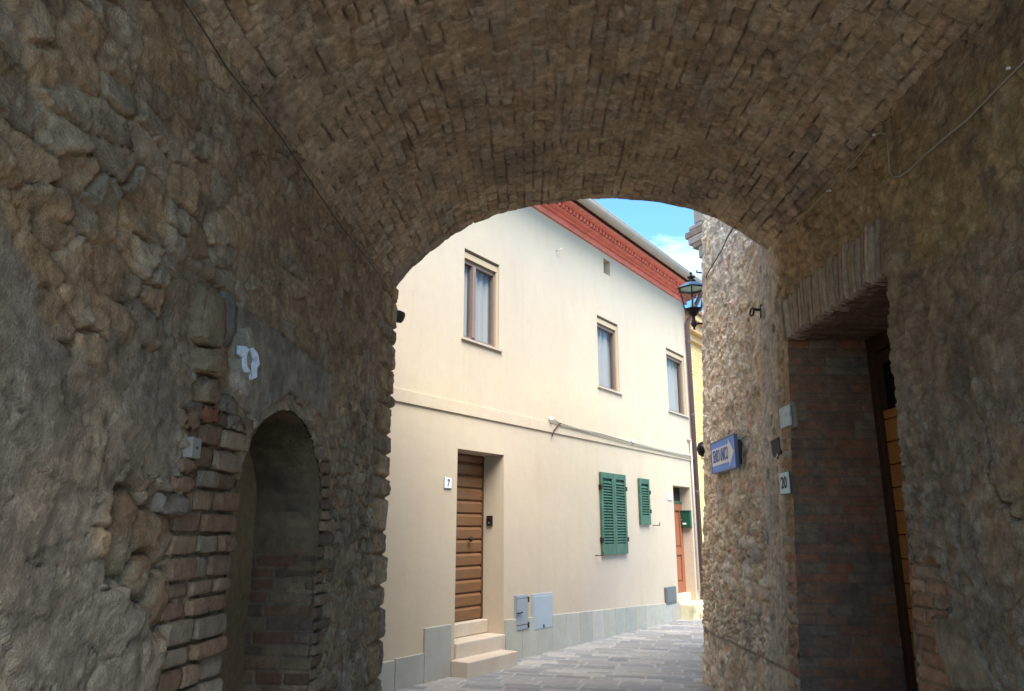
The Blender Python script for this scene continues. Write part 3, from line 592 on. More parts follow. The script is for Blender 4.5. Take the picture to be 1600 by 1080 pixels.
    C = C*lerp((1.38, 1.22, 1.04), (1.62, 1.52, 1.42), sst(6.3, 6.7, A)); ed = (np.abs(A-DY1-.03) < .07) & (Z < DZ+.02); h = np.where(ed, np.clip(h, .030, .05), h)
    P = np.stack([X0+NX*(h+bat), Y0+NYn*(h+bat), Z], -1)
    Am = (A[:-1, :-1]+A[1:, 1:])/2; Zm = (Z[:-1, :-1]+Z[1:, 1:])/2
    keep = ~((Am > DY0) & (Am < DY1) & (Zm < DZ))
    grid('masonry', P, C, M_STONE, root, keep)
    # ---- reveals
    XB = 3.02
    for side, yy in ((1, DY1), (-1, DY0)):
        t, z = np.meshgrid(np.linspace(0, 1, 95), np.arange(-.05, DZ+.02, .009), indexing='ij')
        xf = rwall_x(yy, z)-.035; X = xf+(XB+.1-xf)*t; dd = X-2.2
        e, u, v, r = bricks(dd+.003*fbm(dd*20, z*20, 501), z+.006*fbm(dd*8, z*5, 503), .068, .080, .235, 505+side)
        j = sst(0, .011, e+.002*fbm(dd*30, z*30, 507)); hh = j*(.006+.006*r[..., 0])+.003*fbm(dd*14, z*14, 509)
        Cc = lerp(pick([(.34, .17, .105), (.27, .16, .105), (.34, .19, .12), (.25, .155, .11), (.31, .22, .155), (.37, .17, .095)], r[..., 2]), (.20, .17, .135), (1-j)*.9)
        Cc = lerp(Cc, (.19, .165, .14), .6*sst(.1, .5, fbm(dd*4, z*4, 511)))*(1+.2*fbm(dd*12, z*12, 513))[..., None]
        P = np.stack([X, yy-side*hh, z], -1); grid('brick_reveal', P, Cc, M_STONE, root)
    t, yv = np.meshgrid(np.linspace(0, 1, 80), np.arange(DY0-.03, DY1+.03, .009), indexing='ij'); xf = rwall_x(yv, DZ)-.01; X = xf+(XB+.1-xf)*t
    e, u, v, r = bricks(X, yv+.01*fbm(X*6, yv*6, 515), .06, .078, .25, 517); j = sst(0, .012, e); hh = -j*(.008+.012*r[..., 0])-.004*fbm(X*12, yv*12, 519)
    Cc = lerp(pick([(.22, .15, .10), (.19, .125, .085), (.25, .18, .125), (.17, .12, .09)], r[..., 2]), (.24, .20, .15), (1-j)*.8)
    grid('brick_soffit', np.stack([X, yv, DZ+.012+hh], -1), Cc, M_STONE, root)
    # ---- flat arch of upright bricks
    bl = Blocks(); rs = random.Random(8); n = 27; w_ = (DY1-DY0+.04)/n
    for i in range(n):
        yc = DY0-.0+w_*(i+.5); fan = (yc-(DY0+DY1)/2)*.16; hgt = .37+rs.uniform(-.03, .04); zc = DZ+hgt/2+rs.uniform(-.006, .004)
        out = rs.uniform(.055, .075); V = Vector((.05, fan, 1)).normalized(); N = Vector((-1, 0, .05)).normalized(); Uv = V.cross(N).normalized()
        O = Vector((rwall_x(yc, zc), yc+fan*hgt/2, zc))+N*(out-.07)
        c = np.array(rs.choice([(.40, .32, .24), (.43, .35, .27), (.36, .27, .20), (.50, .42, .33), (.42, .32, .24)]))*rs.uniform(.9, 1.1)
        bl.add(O, Uv, V, N, w_*.93, hgt, .14, c, rs.randint(1, 10**6), .006, .18)
    # tie bricks, lower corner of the far jamb
    z = .0
    while z < 2.35:
        hgt = .075; L_ = .25 if int(z/hgt) % 2 else .12; L_ += rs.uniform(-.02, .02); yc = DY1+L_/2-.004
        if z < 1.55 or rs.random() < .25:
            c = np.array(rs.choice([(.40, .22, .17), (.38, .30, .25), (.42, .27, .22), (.40, .35, .30)])); O = np.array((rwall_x(yc, z)+.032, yc, z+hgt/2))
            bl.add(O, (0, 1, 0), (0, 0, 1), (-1, 0, 0), L_-.01, hgt-.012, .13, c, rs.randint(1, 10**6), .006)
        z += hgt
    bl.build('flat_brick_arch', M_STONE, root)
    # ---- timber door with glazed light, deep in the reveal
    dr = thing('door', None, None); dr.parent = root
    tag(dr, 'honey coloured board door with a dark glass light')
    X = XB
    fr = B('door_frame', M_DWOOD, root, (X-.08, X+.04, DY0-.02, DY0+.09, .12, DZ), (X-.08, X+.04, DY1-.08, DY1+.01, .12, DZ), (X-.08, X+.04, DY0+.09, DY1-.08, DZ-.13, DZ))
    bm = bmesh.new(); z = .15; ztop = 2.54
    while z < ztop-.01:
        z1 = min(z+.178, ztop); box(bm, X-.045, X+.02, DY0+.10, DY1-.09, z+.004, z1-.004); z = z1
    bm_obj('board', bm, M_WOOD3, dr, .008)
    B('glass_frame', M_DWOOD, dr, (X-.05, X+.02, DY0+.10, DY0+.15, 2.545, DZ-.14), (X-.05, X+.02, DY1-.12, DY1-.09, 2.545, DZ-.14), (X-.05, X+.02, DY0+.15, DY1-.12, DZ-.23, DZ-.14))
    B('pane', M_DGLASS, dr, (X-.015, X+.005, DY0+.15, DY1-.12, 2.545, DZ-.23), bevel=0)
    T('handle', M_IRON, dr, [(X-.06, DY1-.40, 1.2), (X-.10, DY1-.40, 1.2), (X-.10, DY1-.50, 1.2)], .009)
    B('threshold', M_STONE_PLAIN, root, (2.22, 3.2, DY0-.01, DY1+.01, -.05, .12), bevel=.01)
    # core behind
    B('wall_core', M_STONE_PLAIN, root, (3.2, 7, -.6, 8.0, -.05, 6.1), (2.62, 3.2, -.6, DY0-.12, -.05, 6.1), (2.62, 3.2, DY1+.12, 8.0, -.05, 6.1), (2.62, 3.2, DY0-.12, DY1+.12, DZ+.2, 6.1), bevel=0)
    # moulded brick cornice round the far corner
    cx, cy = 2.46-.0126*ye, ye
    def cor(name, mat, r0, z0, z1, a0=.0):
        bm = bmesh.new(); d = Vector((2.2, 1.5, 0)).normalized(); nrm = Vector((-d.y, d.x, 0)); p0 = Vector((cx+.06, cy-.03, 0))
        P = [p0-nrm*.1, p0+Vector((-.02, -.02, 0)), p0+nrm*r0+Vector((-.0, -.01, 0)), p0+nrm*r0+d*2.2, p0-nrm*.1+d*2.2]
        a = [bm.verts.new((q.x, q.y, z0)) for q in P]; b = [bm.verts.new((q.x, q.y, z1)) for q in P]; bm.faces.new(a[::-1]); bm.faces.new(b)
        for i in range(5): bm.faces.new((a[i], a[(i+1) % 5], b[(i+1) % 5], b[i]))
        return bm_obj(name, bm, mat, cn, .012)
    cn = thing('cornice', None, None); cn.parent = root
    brk = pbr('weathered_cornice_brick', (.26, .20, .155), .9, mott=.2, mscale=9, bumps=((30, .006),)); pale = pbr('pale_cornice_mortar', (.36, .31, .27), .9, mott=.15, mscale=9, bumps=((30, .006),))
    for i, (r0, z0, z1, m) in enumerate(((.08, 4.95, 5.10, pale), (.17, 5.103, 5.17, brk), (.24, 5.173, 5.27, pale), (.29, 5.273, 5.36, brk), (.22, 5.363, 5.42, pale), (.12, 5.423, 5.9, pale))): cor('cornice_course', m, r0, z0, z1)
right_wall()

# ------------------------------------------------------------------ CREAM HOUSE  (local x along facade, local y inwards)
ANG = math.atan2(FY, FX)
H = thing('cream_house', 'cream plastered two storey house with red cornice seen through the archway', 'house', P0, ANG)
S_END, S_BEG, ZW = 7.98, -5.5, 6.48
def op(x0, x1, yt0, yt1, yb0, yb1):
    a = (fc(x0, yt0)[0]+fc(x0, yb0)[0])/2; b = (fc(x1, yt1)[0]+fc(x1, yb1)[0])/2
    return a, b, (fc(x0, yb0)[1]+fc(x1, yb1)[1])/2, (fc(x0, yt0)[1]+fc(x1, yt1)[1])/2
W1 = op(725, 780, 388, 413, 529, 546); W2 = op(934, 967, 493, 508, 604, 613); W3 = op(1043, 1071, 546, 556, 642, 649)
D7 = op(715, 787, 700, 712, 1048, 1017); D7 = (.05, D7[1], .02, D7[3]); D2 = op(1052, 1084, 759, 762, 960, 955); D2 = (fc(1051.5, 765)[0], 7.67, .02, D2[3])
VT = op(943, 953, 403, 410, 427, 431)
def facade():
    ops = [W1+(.12,), W2+(.12,), W3+(.12,), D7+(.39,), D2+(.27,), VT+(.18,)]
    xs = sorted({S_BEG, S_END, *[o[0] for o in ops], *[o[1] for o in ops]}); zs = sorted({-.05, ZW, *[o[2] for o in ops], *[o[3] for o in ops]})
    bm = bmesh.new(); V = {}
    v = lambda x, y, z: V.setdefault((round(x, 4), round(y, 4), round(z, 4)), None) or V.__setitem__((round(x, 4), round(y, 4), round(z, 4)), bm.verts.new((x, y, z))) or V[(round(x, 4), round(y, 4), round(z, 4))]
    for i in range(len(xs)-1):
        for j in range(len(zs)-1):
            xm, zm = (xs[i]+xs[i+1])/2, (zs[j]+zs[j+1])/2
            if any(o[0] < xm < o[1] and o[2] < zm < o[3] for o in ops): continue
            bm.faces.new((v(xs[i], 0, zs[j]), v(xs[i+1], 0, zs[j]), v(xs[i+1], 0, zs[j+1]), v(xs[i], 0, zs[j+1])))
    for a, b, c, d, q in ops:
        for p in (((a, 0, c), (a, 0, d), (a, q, d), (a, q, c)), ((b, 0, c), (b, q, c), (b, q, d), (b, 0, d)), ((a, 0, d), (b, 0, d), (b, q, d), (a, q, d)), ((a, 0, c), (a, q, c), (b, q, c), (b, 0, c))):
            bm.faces.new([bm.verts.new(k) for k in p])
    a, b, c, d, q = ops[5]; bm.faces.new([bm.verts.new(k) for k in ((a, q, c), (b, q, c), (b, q, d), (a, q, d))])
    for p in (((S_END, 0, -.05), (S_END, 6, -.05), (S_END, 6, ZW), (S_END, 0, ZW)), ((S_BEG, 0, -.05), (S_BEG, 0, ZW), (S_BEG, 6, ZW), (S_BEG, 6, -.05)), ((S_BEG, 6, -.05), (S_BEG, 6, ZW), (S_END, 6, ZW), (S_END, 6, -.05))):
        bm.faces.new([bm.verts.new(k) for k in p])
    me = bpy.data.meshes.new('wall'); bm.to_mesh(me); bm.free(); link('wall', me, M_PLASTER, H)
    # string course
    z0 = fc(800, 663.5)[1]
    bm = bmesh.new(); prof = [(0, z0+.15), (-.022, z0+.143), (-.022, z0), (0, z0-.004)]
    a = [bm.verts.new((S_BEG, p[0], p[1])) for p in prof]; b = [bm.verts.new((S_END, p[0], p[1])) for p in prof]
    for i in range(3): bm.faces.new((a[i], b[i], b[i+1], a[i+1]))
    bm.faces.new(a); bm.faces.new(b[::-1]); bm_obj('string_course', bm, M_PLASTER, H)
facade()
def window(o, leaves):
    a, b, c, d = o; y = .085
    w_ = B('window', M_WFRAME, H, (a, a+.05, y-.02, y+.05, c, d-.12), (b-.05, b, y-.02, y+.05, c, d-.12), (a+.05, b-.05, y-.02, y+.05, c, c+.06), (a+.05, b-.05, y-.02, y+.05, d-.17, d-.12),
           *([(a+.36*(b-a)-.035, a+.36*(b-a)+.035, y-.035, y+.045, c+.06, d-.17)] if leaves == 2 else []))
    pb_ = bmesh.new(); pb_.faces.new([pb_.verts.new(q) for q in ((a+.05, y+.014, c+.06), (b-.05, y+.014, c+.06), (b-.05, y+.014, d-.17), (a+.05, y+.014, d-.17))]); bm_obj('pane', pb_, M_GLASS, w_)
    bm = bmesh.new(); n = 70; xs = np.linspace(a-.1, b+.1, n); rs = np.random.default_rng(int(a*100)+9); ph = rs.random()*6
    ys = y+.09+.018*np.sin(xs*34+ph+1.5*np.sin(xs*9))+.008*np.sin(xs*80); lo = [bm.verts.new((x, yy, c-.04)) for x, yy in zip(xs, ys)]; hi = [bm.verts.new((x, yy, d-.13)) for x, yy in zip(xs, ys)]
    for i in range(n-1): bm.faces.new((lo[i], lo[i+1], hi[i+1], hi[i]))
    bm_obj('curtain', bm, M_CURT, w_, smooth=True)
    B('shutter_box', M_WBOX, w_, (a, b, .03, y+.04, d-.115, d-.03)); B('guide_rail', M_WBOX, w_, (b-.03, b, .03, y-.022, c, d-.117))
    B('sill', pbr('pale_marble', (.46, .38, .30), .4, mott=.08), w_, (a-.05, b+.05, -.035, y, c-.03, c))
    B('room', M_ROOM, w_, (a-.05, b+.05, .32, .36, c-.1, d+.1), bevel=0)
window(W1, 2); window(W2, 1); window(W3, 1)
def shutter(a, b, c, d, hinge_right):
    bm = bmesh.new(); fw = .062; y0, y1 = -.045, -.008
    box(bm, a, a+fw, y0, y1, c, d); box(bm, b-fw, b, y0, y1, c, d); box(bm, a+fw, b-fw, y0, y1, d-.09, d); box(bm, a+fw, b-fw, y0, y1, c, c+.17)
    z = c+.19; n = int((d-.10-z)/.045)
    for i in range(n):
        M = Matrix.Translation((0, (y0+y1)/2, z+.018+i*.045)) @ Matrix.Rotation(R(55), 4, 'X'); box(bm, a+fw-.005, b-fw+.005, -.024, .024, -.004, .004, M)
    o = bm_obj('shutter', bm, M_GREEN, H)
    B('shutter_back', pbr('shutter_gap', (.05, .10, .08), .9), o, (a+.02, b-.02, -.0075, -.004, c+.02, d-.02), bevel=0)
    x = b if hinge_right else a
    for zz in (c+.22, d-.25): B('hinge', M_IRON, o, (x-.02, x+.03, -.055, -.0, zz-.02, zz+.05))
A = op(937, 976, 738, 743, 867, 866); mid = fc(957, 800)[0]
shutter(A[0], mid-.004, A[2], A[3], False); shutter(mid+.004, A[1], A[2], A[3], True)
A2 = op(997, 1012.5, 746, 751, 820, 820); shutter(A2[0], A2[1], A2[2], A2[3], True)
def dog(px, py, flip):
    s, z = fc(px, py); f = -1 if flip else 1
    T('shutter_catch', M_IRON, H, [(s, 0, z), (s, -.07, z), (s+.10*f, -.085, z-.005), (s+.12*f, -.085, z+.05)], .008, 6)
dog(930, 868, False); dog(1020, 821, False)
def door7():
    a, b, c, d = D7; y = .36; z0 = .50; dr = thing('door', None, None); dr.parent = H; tag(dr, 'brown door of stacked horizontal boards')
    rs = random.Random(3); bm = bmesh.new(); z = z0; hs = .165
    while z < d-.02:
        z1 = min(z+hs, d-.0)
        P = [(y, z+.002), (y-.022, z+.022), (y-.030, z1-.035), (y-.006, z1-.004)]; A_ = [bm.verts.new((a+.04, p, q)) for p, q in P]; B_ = [bm.verts.new((b-.04, p, q)) for p, q in P]
        for i in range(3): bm.faces.new((A_[i], B_[i], B_[i+1], A_[i+1]))
        z = z1
    bm_obj('boards', bm, M_WOOD, dr); B('backing', M_DWOOD, dr, (a, b, y, y+.05, z0, d), bevel=0)
    B('door_frame', M_DWOOD, dr, (a, a+.04, y-.03, y, z0, d), (b-.04, b, y-.03, y, z0, d))
    s = a+.66; bm = bmesh.new(); lathe(bm, [(.008, 0), (.012, .03), (.032, .035), (.036, .05), (.02, .065), (.004, .068)], 14)
    bmesh.ops.transform(bm, matrix=Matrix.Translation((s, y-.03, 1.50)) @ Matrix.Rotation(R(90), 4, 'X'), verts=bm.verts); bm_obj('knob', bm, M_IRON, dr, smooth=True)
    st = thing('doorstep', None, None); st.parent = H
    B('step', M_TRAV, st, (-.03, fc(809, 1020, .27)[0], -.27, -.012, -.02, .165), bevel=.012)
    B('step', M_TRAV, st, (a+.002, b-.002, -.035, .40, -.02, .335), bevel=.012); B('step', M_TRAV, st, (a+.002, b-.002, .24, .40, .337, .50), bevel=.012)
door7()
def door2():
    a, b, c, d = D2; y = .23; z0 = .42; dr = thing('door', None, None); dr.parent = H; tag(dr, 'orange brown panelled door with small transom light')
    zt = fc(1060, 776)[1]-.12
    B('door_leaf', M_WOOD2, dr, (a, b, y, y+.05, z0, zt), (a, a+.12, y-.03, y, z0, zt), (b-.12, b, y-.03, y, z0, zt), (a+.12, b-.12, y-.03, y, z0, z0+.2), (a+.12, b-.12, y-.03, y, zt-.14, zt), (a+.12, b-.12, y-.03, y, z0+.72, z0+.85), ((a+b)/2-.05, (a+b)/2+.05, y-.03, y, z0+.2, zt-.14), bevel=.006)
    B('panel', M_WOOD2, dr, *[(x0, x1, y-.018, y-.001, q0, q1) for x0, x1 in ((a+.16, (a+b)/2-.09), ((a+b)/2+.09, b-.16)) for q0, q1 in ((z0+.24, z0+.68), (z0+.9, zt-.18))], bevel=.012)
    B('transom_frame', M_GREEN, dr, (a, b, y-.04, y+.04, zt, zt+.05)); B('transom_pane', M_DGLASS, dr, (a, b, y, y+.02, zt+.05, d), bevel=0)
    T('handle', M_BRASS, dr, [(a+.32, y-.03, z0+1.05), (a+.32, y-.08, z0+1.05), (a+.44, y-.08, z0+1.05)], .012)
    st = thing('doorstep', None, None); st.parent = H
    B('step', M_MOSSY, st, (a+.002, b-.002, .10, .28, .0, .42), bevel=.015); B('step', M_MOSSY, st, (a-.02, b+.9, -.30, -.012, -.02, .27), (a+.002, b-.002, -.011, .12, -.02, .268), bevel=.018)
    B('step', M_MOSSY, st, (a+.25, b+1.2, -.62, -.302, -.02, .11), bevel=.02)
door2()
def plinth():
    rs = random.Random(2)
    def slab(x0, x1, zt, zt1=None):
        zt1 = zt if zt1 is None else zt1; g = .004; P = [(x0+g, -.04), (x1-g, -.04), (x1-g, zt1), (x0+g, zt)]
        bm = bmesh.new(); f = [bm.verts.new((x, -.03, z)) for x, z in P]; k = [bm.verts.new((x, -.0005, z)) for x, z in P]
        bm.faces.new(f); [bm.faces.new((f[i], k[i], k[(i+1) % 4], f[(i+1) % 4])) for i in range(4)]
        c = np.array(rs.choice([(.36, .34, .295), (.39, .37, .32), (.33, .315, .275), (.37, .345, .29)]))*rs.uniform(.93, 1.07); bmesh.ops.recalc_face_normals(bm, faces=bm.faces[:]); me = bpy.data.meshes.new('plinth_slab'); bm.to_mesh(me); bm.free()
        at = me.color_attributes.new('Col', 'FLOAT_COLOR', 'POINT'); at.data.foreach_set('color', np.tile((*c, 1), (8, 1)).astype(np.float32).ravel())
        o = link('plinth_slab', me, M_PLINTH, H); bv = o.modifiers.new('bevel', 'BEVEL'); bv.width = .004
    x = -.50
    for xx in (-.50-.46*i for i in range(10)): slab(xx-.46, xx, .30-.012*round((-.5-xx)/.46))
    slab(-.50, -.035, .555)
    x = D7[1]+.01; xe = D2[0]-.02; n = 15; wd = (xe-x)/n; zA, zB = .505, .31
    for i in range(n): t0, t1 = i/n, (i+1)/n; slab(x+i*wd, x+(i+1)*wd, zA+(zB-zA)*t0, zA+(zB-zA)*t1)
plinth()
def eaves():
    B('cornice', M_REDP, H, (S_BEG, S_END+.05, -.04, 0, ZW-.0, ZW+.09), (S_BEG, S_END+.1, -.10, 0, ZW+.092, ZW+.125), (S_BEG, S_END+.2, -.34, 0, ZW+.215, ZW+.262), (S_BEG, S_END+.15, -.19, 0, ZW+.127, ZW+.145), bevel=.005)
    bm = bmesh.new(); x = S_BEG
    while x < S_END+.1: w_ = .058+.008*math.sin(x*37); box(bm, x, x+w_, -.235+.008*math.sin(x*91), 0, ZW+.147, ZW+.208); x += .115
    bm_obj('dentil_row', bm, M_REDP, H, .004)
    bm = bmesh.new(); n = 12; A_, B_ = [], []
    for i in range(n+1):
        t = math.pi*i/n; yy = -.445-.085*math.cos(t); zz = ZW+.36-.095*math.sin(t); A_.append(bm.verts.new((S_BEG, yy, zz))); B_.append(bm.verts.new((S_END+.22, yy, zz)))
    for i in range(n): bm.faces.new((A_[i], B_[i], B_[i+1], A_[i+1]))
    o = bm_obj('gutter', bm, M_GUT, H, smooth=True); s = o.modifiers.new('solid', 'SOLIDIFY'); s.thickness = .004
    rims = bmesh.new(); tube(rims, [(S_BEG, -.532, ZW+.365), (S_END+.22, -.532, ZW+.365)], .009, 6); bm_obj('gutter_rim', rims, M_GUT, H)
    x = S_BEG+.4
    while x < S_END:
        bm = bmesh.new()
        for i in range(n):
            t0, t1 = math.pi*i/n, math.pi*(i+1)/n
            q = [bm.verts.new((xx, -.445-.09*math.cos(t), ZW+.36-.101*math.sin(t))) for xx, t in ((x, t0), (x+.03, t0), (x+.03, t1), (x, t1))]; bm.faces.new(q)
        bm_obj('gutter_bracket', bm, M_STEEL, H); x += 1.05
    # tiled roof: channel and cover tiles
    bm = bmesh.new(); sl = math.tan(R(17)); ys = np.linspace(-.44, 6.2, 14); xs = np.arange(S_BEG, S_END+.25, .035); idx = []
    for yy in ys: idx.append([bm.verts.new((x, yy, ZW+.345+(yy+.44)*sl+.032*abs(math.sin((x-S_BEG)*math.pi/.20)))) for x in xs])
    for i in range(len(ys)-1):
        for j in range(len(xs)-1): bm.faces.new((idx[i][j], idx[i][j+1], idx[i+1][j+1], idx[i+1][j]))
    o = bm_obj('roof', bm, M_TILE, H, smooth=True); s = o.modifiers.new('solid', 'SOLIDIFY'); s.thickness = .018
    B('roof_deck', M_ROOM, H, (S_BEG, S_END+.1, -.1, 6.2, ZW+.262, ZW+.31), bevel=0)
eaves()
def pipes():
    x = S_END-.08
    T('downpipe', M_PIPE, H, [(x, -.44, ZW+.30), (x, -.40, ZW+.12), (x, -.16, ZW-.30), (x, -.065, ZW-.45), (x, -.065, .0)], .046, 14)
    for z in (.8, 2.4, 4.0, 5.6): bm = bmesh.new(); lathe(bm, [(.053, -.02), (.053, .02)], 14, (x, -.065, z)); bm_obj('pipe_bracket', bm, M_PIPE, H)
    zt = fc(1078, 690)[1]; xs = 7.765
    T('conduit', M_PIPEC, H, [(xs-.12, -.03, zt+.02), (xs-.1, -.03, zt+.04), (xs, -.035, zt+.03), (xs, -.035, zt-.1), (xs, -.035, .45)], .022, 8)
pipes()
def boxes():
    a, b, c, d = op(803, 822, 930, 929, 986, 983); y = -.045
    m = B('meter_door', M_GREY, H, (a, b, y+.02, -.001, c, d)); tag(m, 'small grey meter cupboard door with bolt'); B('door_leaf', M_GREY, m, (a+.02, b-.02, y, y+.02, c+.07, d-.05), (a+.02, b-.02, y+.006, y+.02, d-.045, d-.01), (a+.02, b-.02, y+.004, y+.02, c+.01, c+.06))
    T('bolt', M_IRON, m, [(a-.01, y-.01, (c+d)/2), (a+.07, y-.015, (c+d)/2), (a+.10, y-.03, (c+d)/2+.01)], .009, 6); [B('hinge', M_IRON, m, (b-.022, b+.004, y-.008, y+.02, q, q+.07)) for q in (c+.02, d-.1)]
    a, b, c, d = op(830, 861, 927, 927, 989, 986)
    m = B('meter_door', M_GREYB, H, (a, b, y+.02, -.001, c, d)); tag(m, 'pale blue grey metal meter cupboard door'); B('door_leaf', M_GREYB, m, (a+.02, b-.02, y+.01, y+.02, c+.05, d-.03)); B('lock', M_IRON, m, ((a+b)/2-.008, (a+b)/2+.012, y-.0, y+.012, c+.06, c+.10))
    a, b, c, d = op(1038, 1054, 917, 917, 944, 943)
    m = B('meter_door', M_GREYD, H, (a, b, -.04, -.001, c, d)); tag(m, 'dark grey meter cupboard door'); B('door_leaf', M_GREYD, m, (a+.02, b-.02, -.048, -.04, c+.03, d-.04))
boxes()
HM = Matrix.Translation(P0) @ Matrix.Rotation(ANG, 4, 'Z')
def hthing(name, label, cat, s, d, z): return thing(name, label, cat, HM @ Vector((s, -d, z)), ANG)
FM = Matrix.Rotation(R(90), 4, 'X')    # text upright on the facade
def plates():
    s, z = fc(699, 755); t = hthing('number_plate', 'white enamel house number 7 plate left of the board door', 'number plate', s, .0, z)
    B('plate', M_WHITE, t, (-.062, .062, -.018, -.002, -.062, .062), bevel=.006); B('rim', pbr('grey_rim', (.3, .33, .38), .4), t, (-.07, .07, -.012, -.001, -.07, .07), bevel=.006)
    text('numeral', '7', .11, M_INK, t, Matrix.Translation((0, -.020, 0)) @ FM, .8, .001, .003)
    s, z = fc(1046, 776); t = hthing('number_plate', 'small blank looking white plate by the orange panelled door', 'number plate', s, .0, z)
    B('plate', M_WHITE, t, (-.10, .10, -.016, -.002, -.07, .07), bevel=.006); B('rim', pbr('grey_rim'), t, (-.11, .11, -.010, -.001, -.08, .08), bevel=.006)
    # intercom on the right reveal of the board door
    b = D7[1]; z = 1.6+ray(760, 814)[1]*10.2
    t = hthing('door_intercom', 'small black intercom box inside the board door reveal', 'intercom', b, -.22, z)
    B('housing', M_BLACK, t, (-.03, -.001, -.045, .045, -.065, .065), bevel=.006); B('button', M_STEEL, t, (-.034, -.028, -.01, .01, -.04, -.02)); B('speaker_grille', M_IRON, t, (-.033, -.028, -.02, .02, .01, .04))
    b = D2[1]; z = 1.6+ray(1075, 811)[1]*15.5
    t = hthing('letterbox', 'dark green metal letterbox in the reveal of the orange door', 'letterbox', b, -.11, z)
    B('box', M_GREENB, t, (-.10, -.001, -.115, .105, -.17, .14), bevel=.006); B('lid', M_GREENB, t, (-.11, -.001, -.12, .11, .142, .17), bevel=.006); B('name_card', M_WHITE, t, (-.103, -.098, -.03, .05, -.11, -.08))
    B('lock', M_STEEL, t, (-.106, -.1, .06, .085, -.03, -.005))
plates()
def house_cable():
    pts = [fc(x, y, .03) for x, y in ((858, 655), (866, 657), (875, 661), (905, 670), (940, 679), (985, 691), (1030, 702), (1065, 711), (1086, 714))]
    t = thing('wall_cable', 'grey cables clipped along the house above the string course', 'cable')
    W = lambda s, d, z: HM @ Vector((s, -d, z))
    for k in range(2):
        T('cable', M_CABLE if k else pbr('grey_cable', (.22, .21, .20), .7), t, [W(s, .03+.012*k, z-.022*k+.008*math.sin(i*2+k)) for i, (s, z) in enumerate(pts)], .009, 6)
    a = fc(873, 662); b = fc(862, 674); c = fc(860, 682)
    T('cable_tail', M_RUST, t, [W(a[0], .04, a[1]), W(a[0]-.06, .05, a[1]-.01), W(b[0], .035, b[1]), W(c[0], .03, c[1])], .010, 6)
    for (x, y) in ((857, 655), (985, 690)):
        s, z = fc(x, y); bm = bmesh.new(); lathe(bm, [(.02, -.03), (.032, -.015), (.022, 0), (.032, .015), (.02, .03)], 10, W(s, .05, z)); bm_obj('insulator', bm, M_WHITE, t, smooth=True)
    s, z = fc(869, 391); tt = hthing('wall_hook', 'tiny pale iron hook high on the house wall right of the big window', 'hook', s, 0, z)
    T('hook', M_PIPEC, tt, [(0, 0, 0), (0, -.07, -.01), (.04, -.09, .03)], .008, 6); tag(tt)
house_cable()

# ------------------------------------------------------------------ yellow house beyond
def yellow_house():
    root = thing('yellow_house', 'yellow brick house squeezed in view behind the brown downpipe', 'house', HM @ Vector((S_END+.06, .12, 0)), ANG)
    xs = np.arange(0, 3.2, .02); zs = np.arange(-.05, 6.0, .02); X, Z = np.meshgrid(xs, zs, indexing='ij')
    e, u, v, r = bricks(X, Z, .075, .085, .26, 601, .1); j = sst(0, .014, e)
    C = lerp(pick([(.72, .50, .20), (.68, .46, .19), (.75, .55, .25)], r[..., 2]), (.50, .36, .18), 1-j); low = Z < 3.1
    C = np.where(low[..., None], np.array((.72, .58, .22)), C); h = np.where(low, .0, j*.012)
    grid('front_wall', np.stack([X, -h, Z], -1), C, M_YEL, root)
    m = pbr('ochre_cornice', (.62, .40, .20), .9, mott=.2, mscale=8)
    B('cornice', m, root, (0, 3.3, -.10, -.014, 5.75, 5.9), (0, 3.3, -.22, .2, 5.902, 6.1), (0, 3.3, -.34, .3, 6.102, 6.25), bevel=.01); B('body', pbr('ochre_wall', (.66, .48, .22)), root, (.02, 3.2, .02, 5, -.05, 6.1), bevel=0)
    B('roof', M_TILE, root, (-.0, 3.4, -.4, 5, 6.252, 6.34), bevel=.01)
yellow_house()

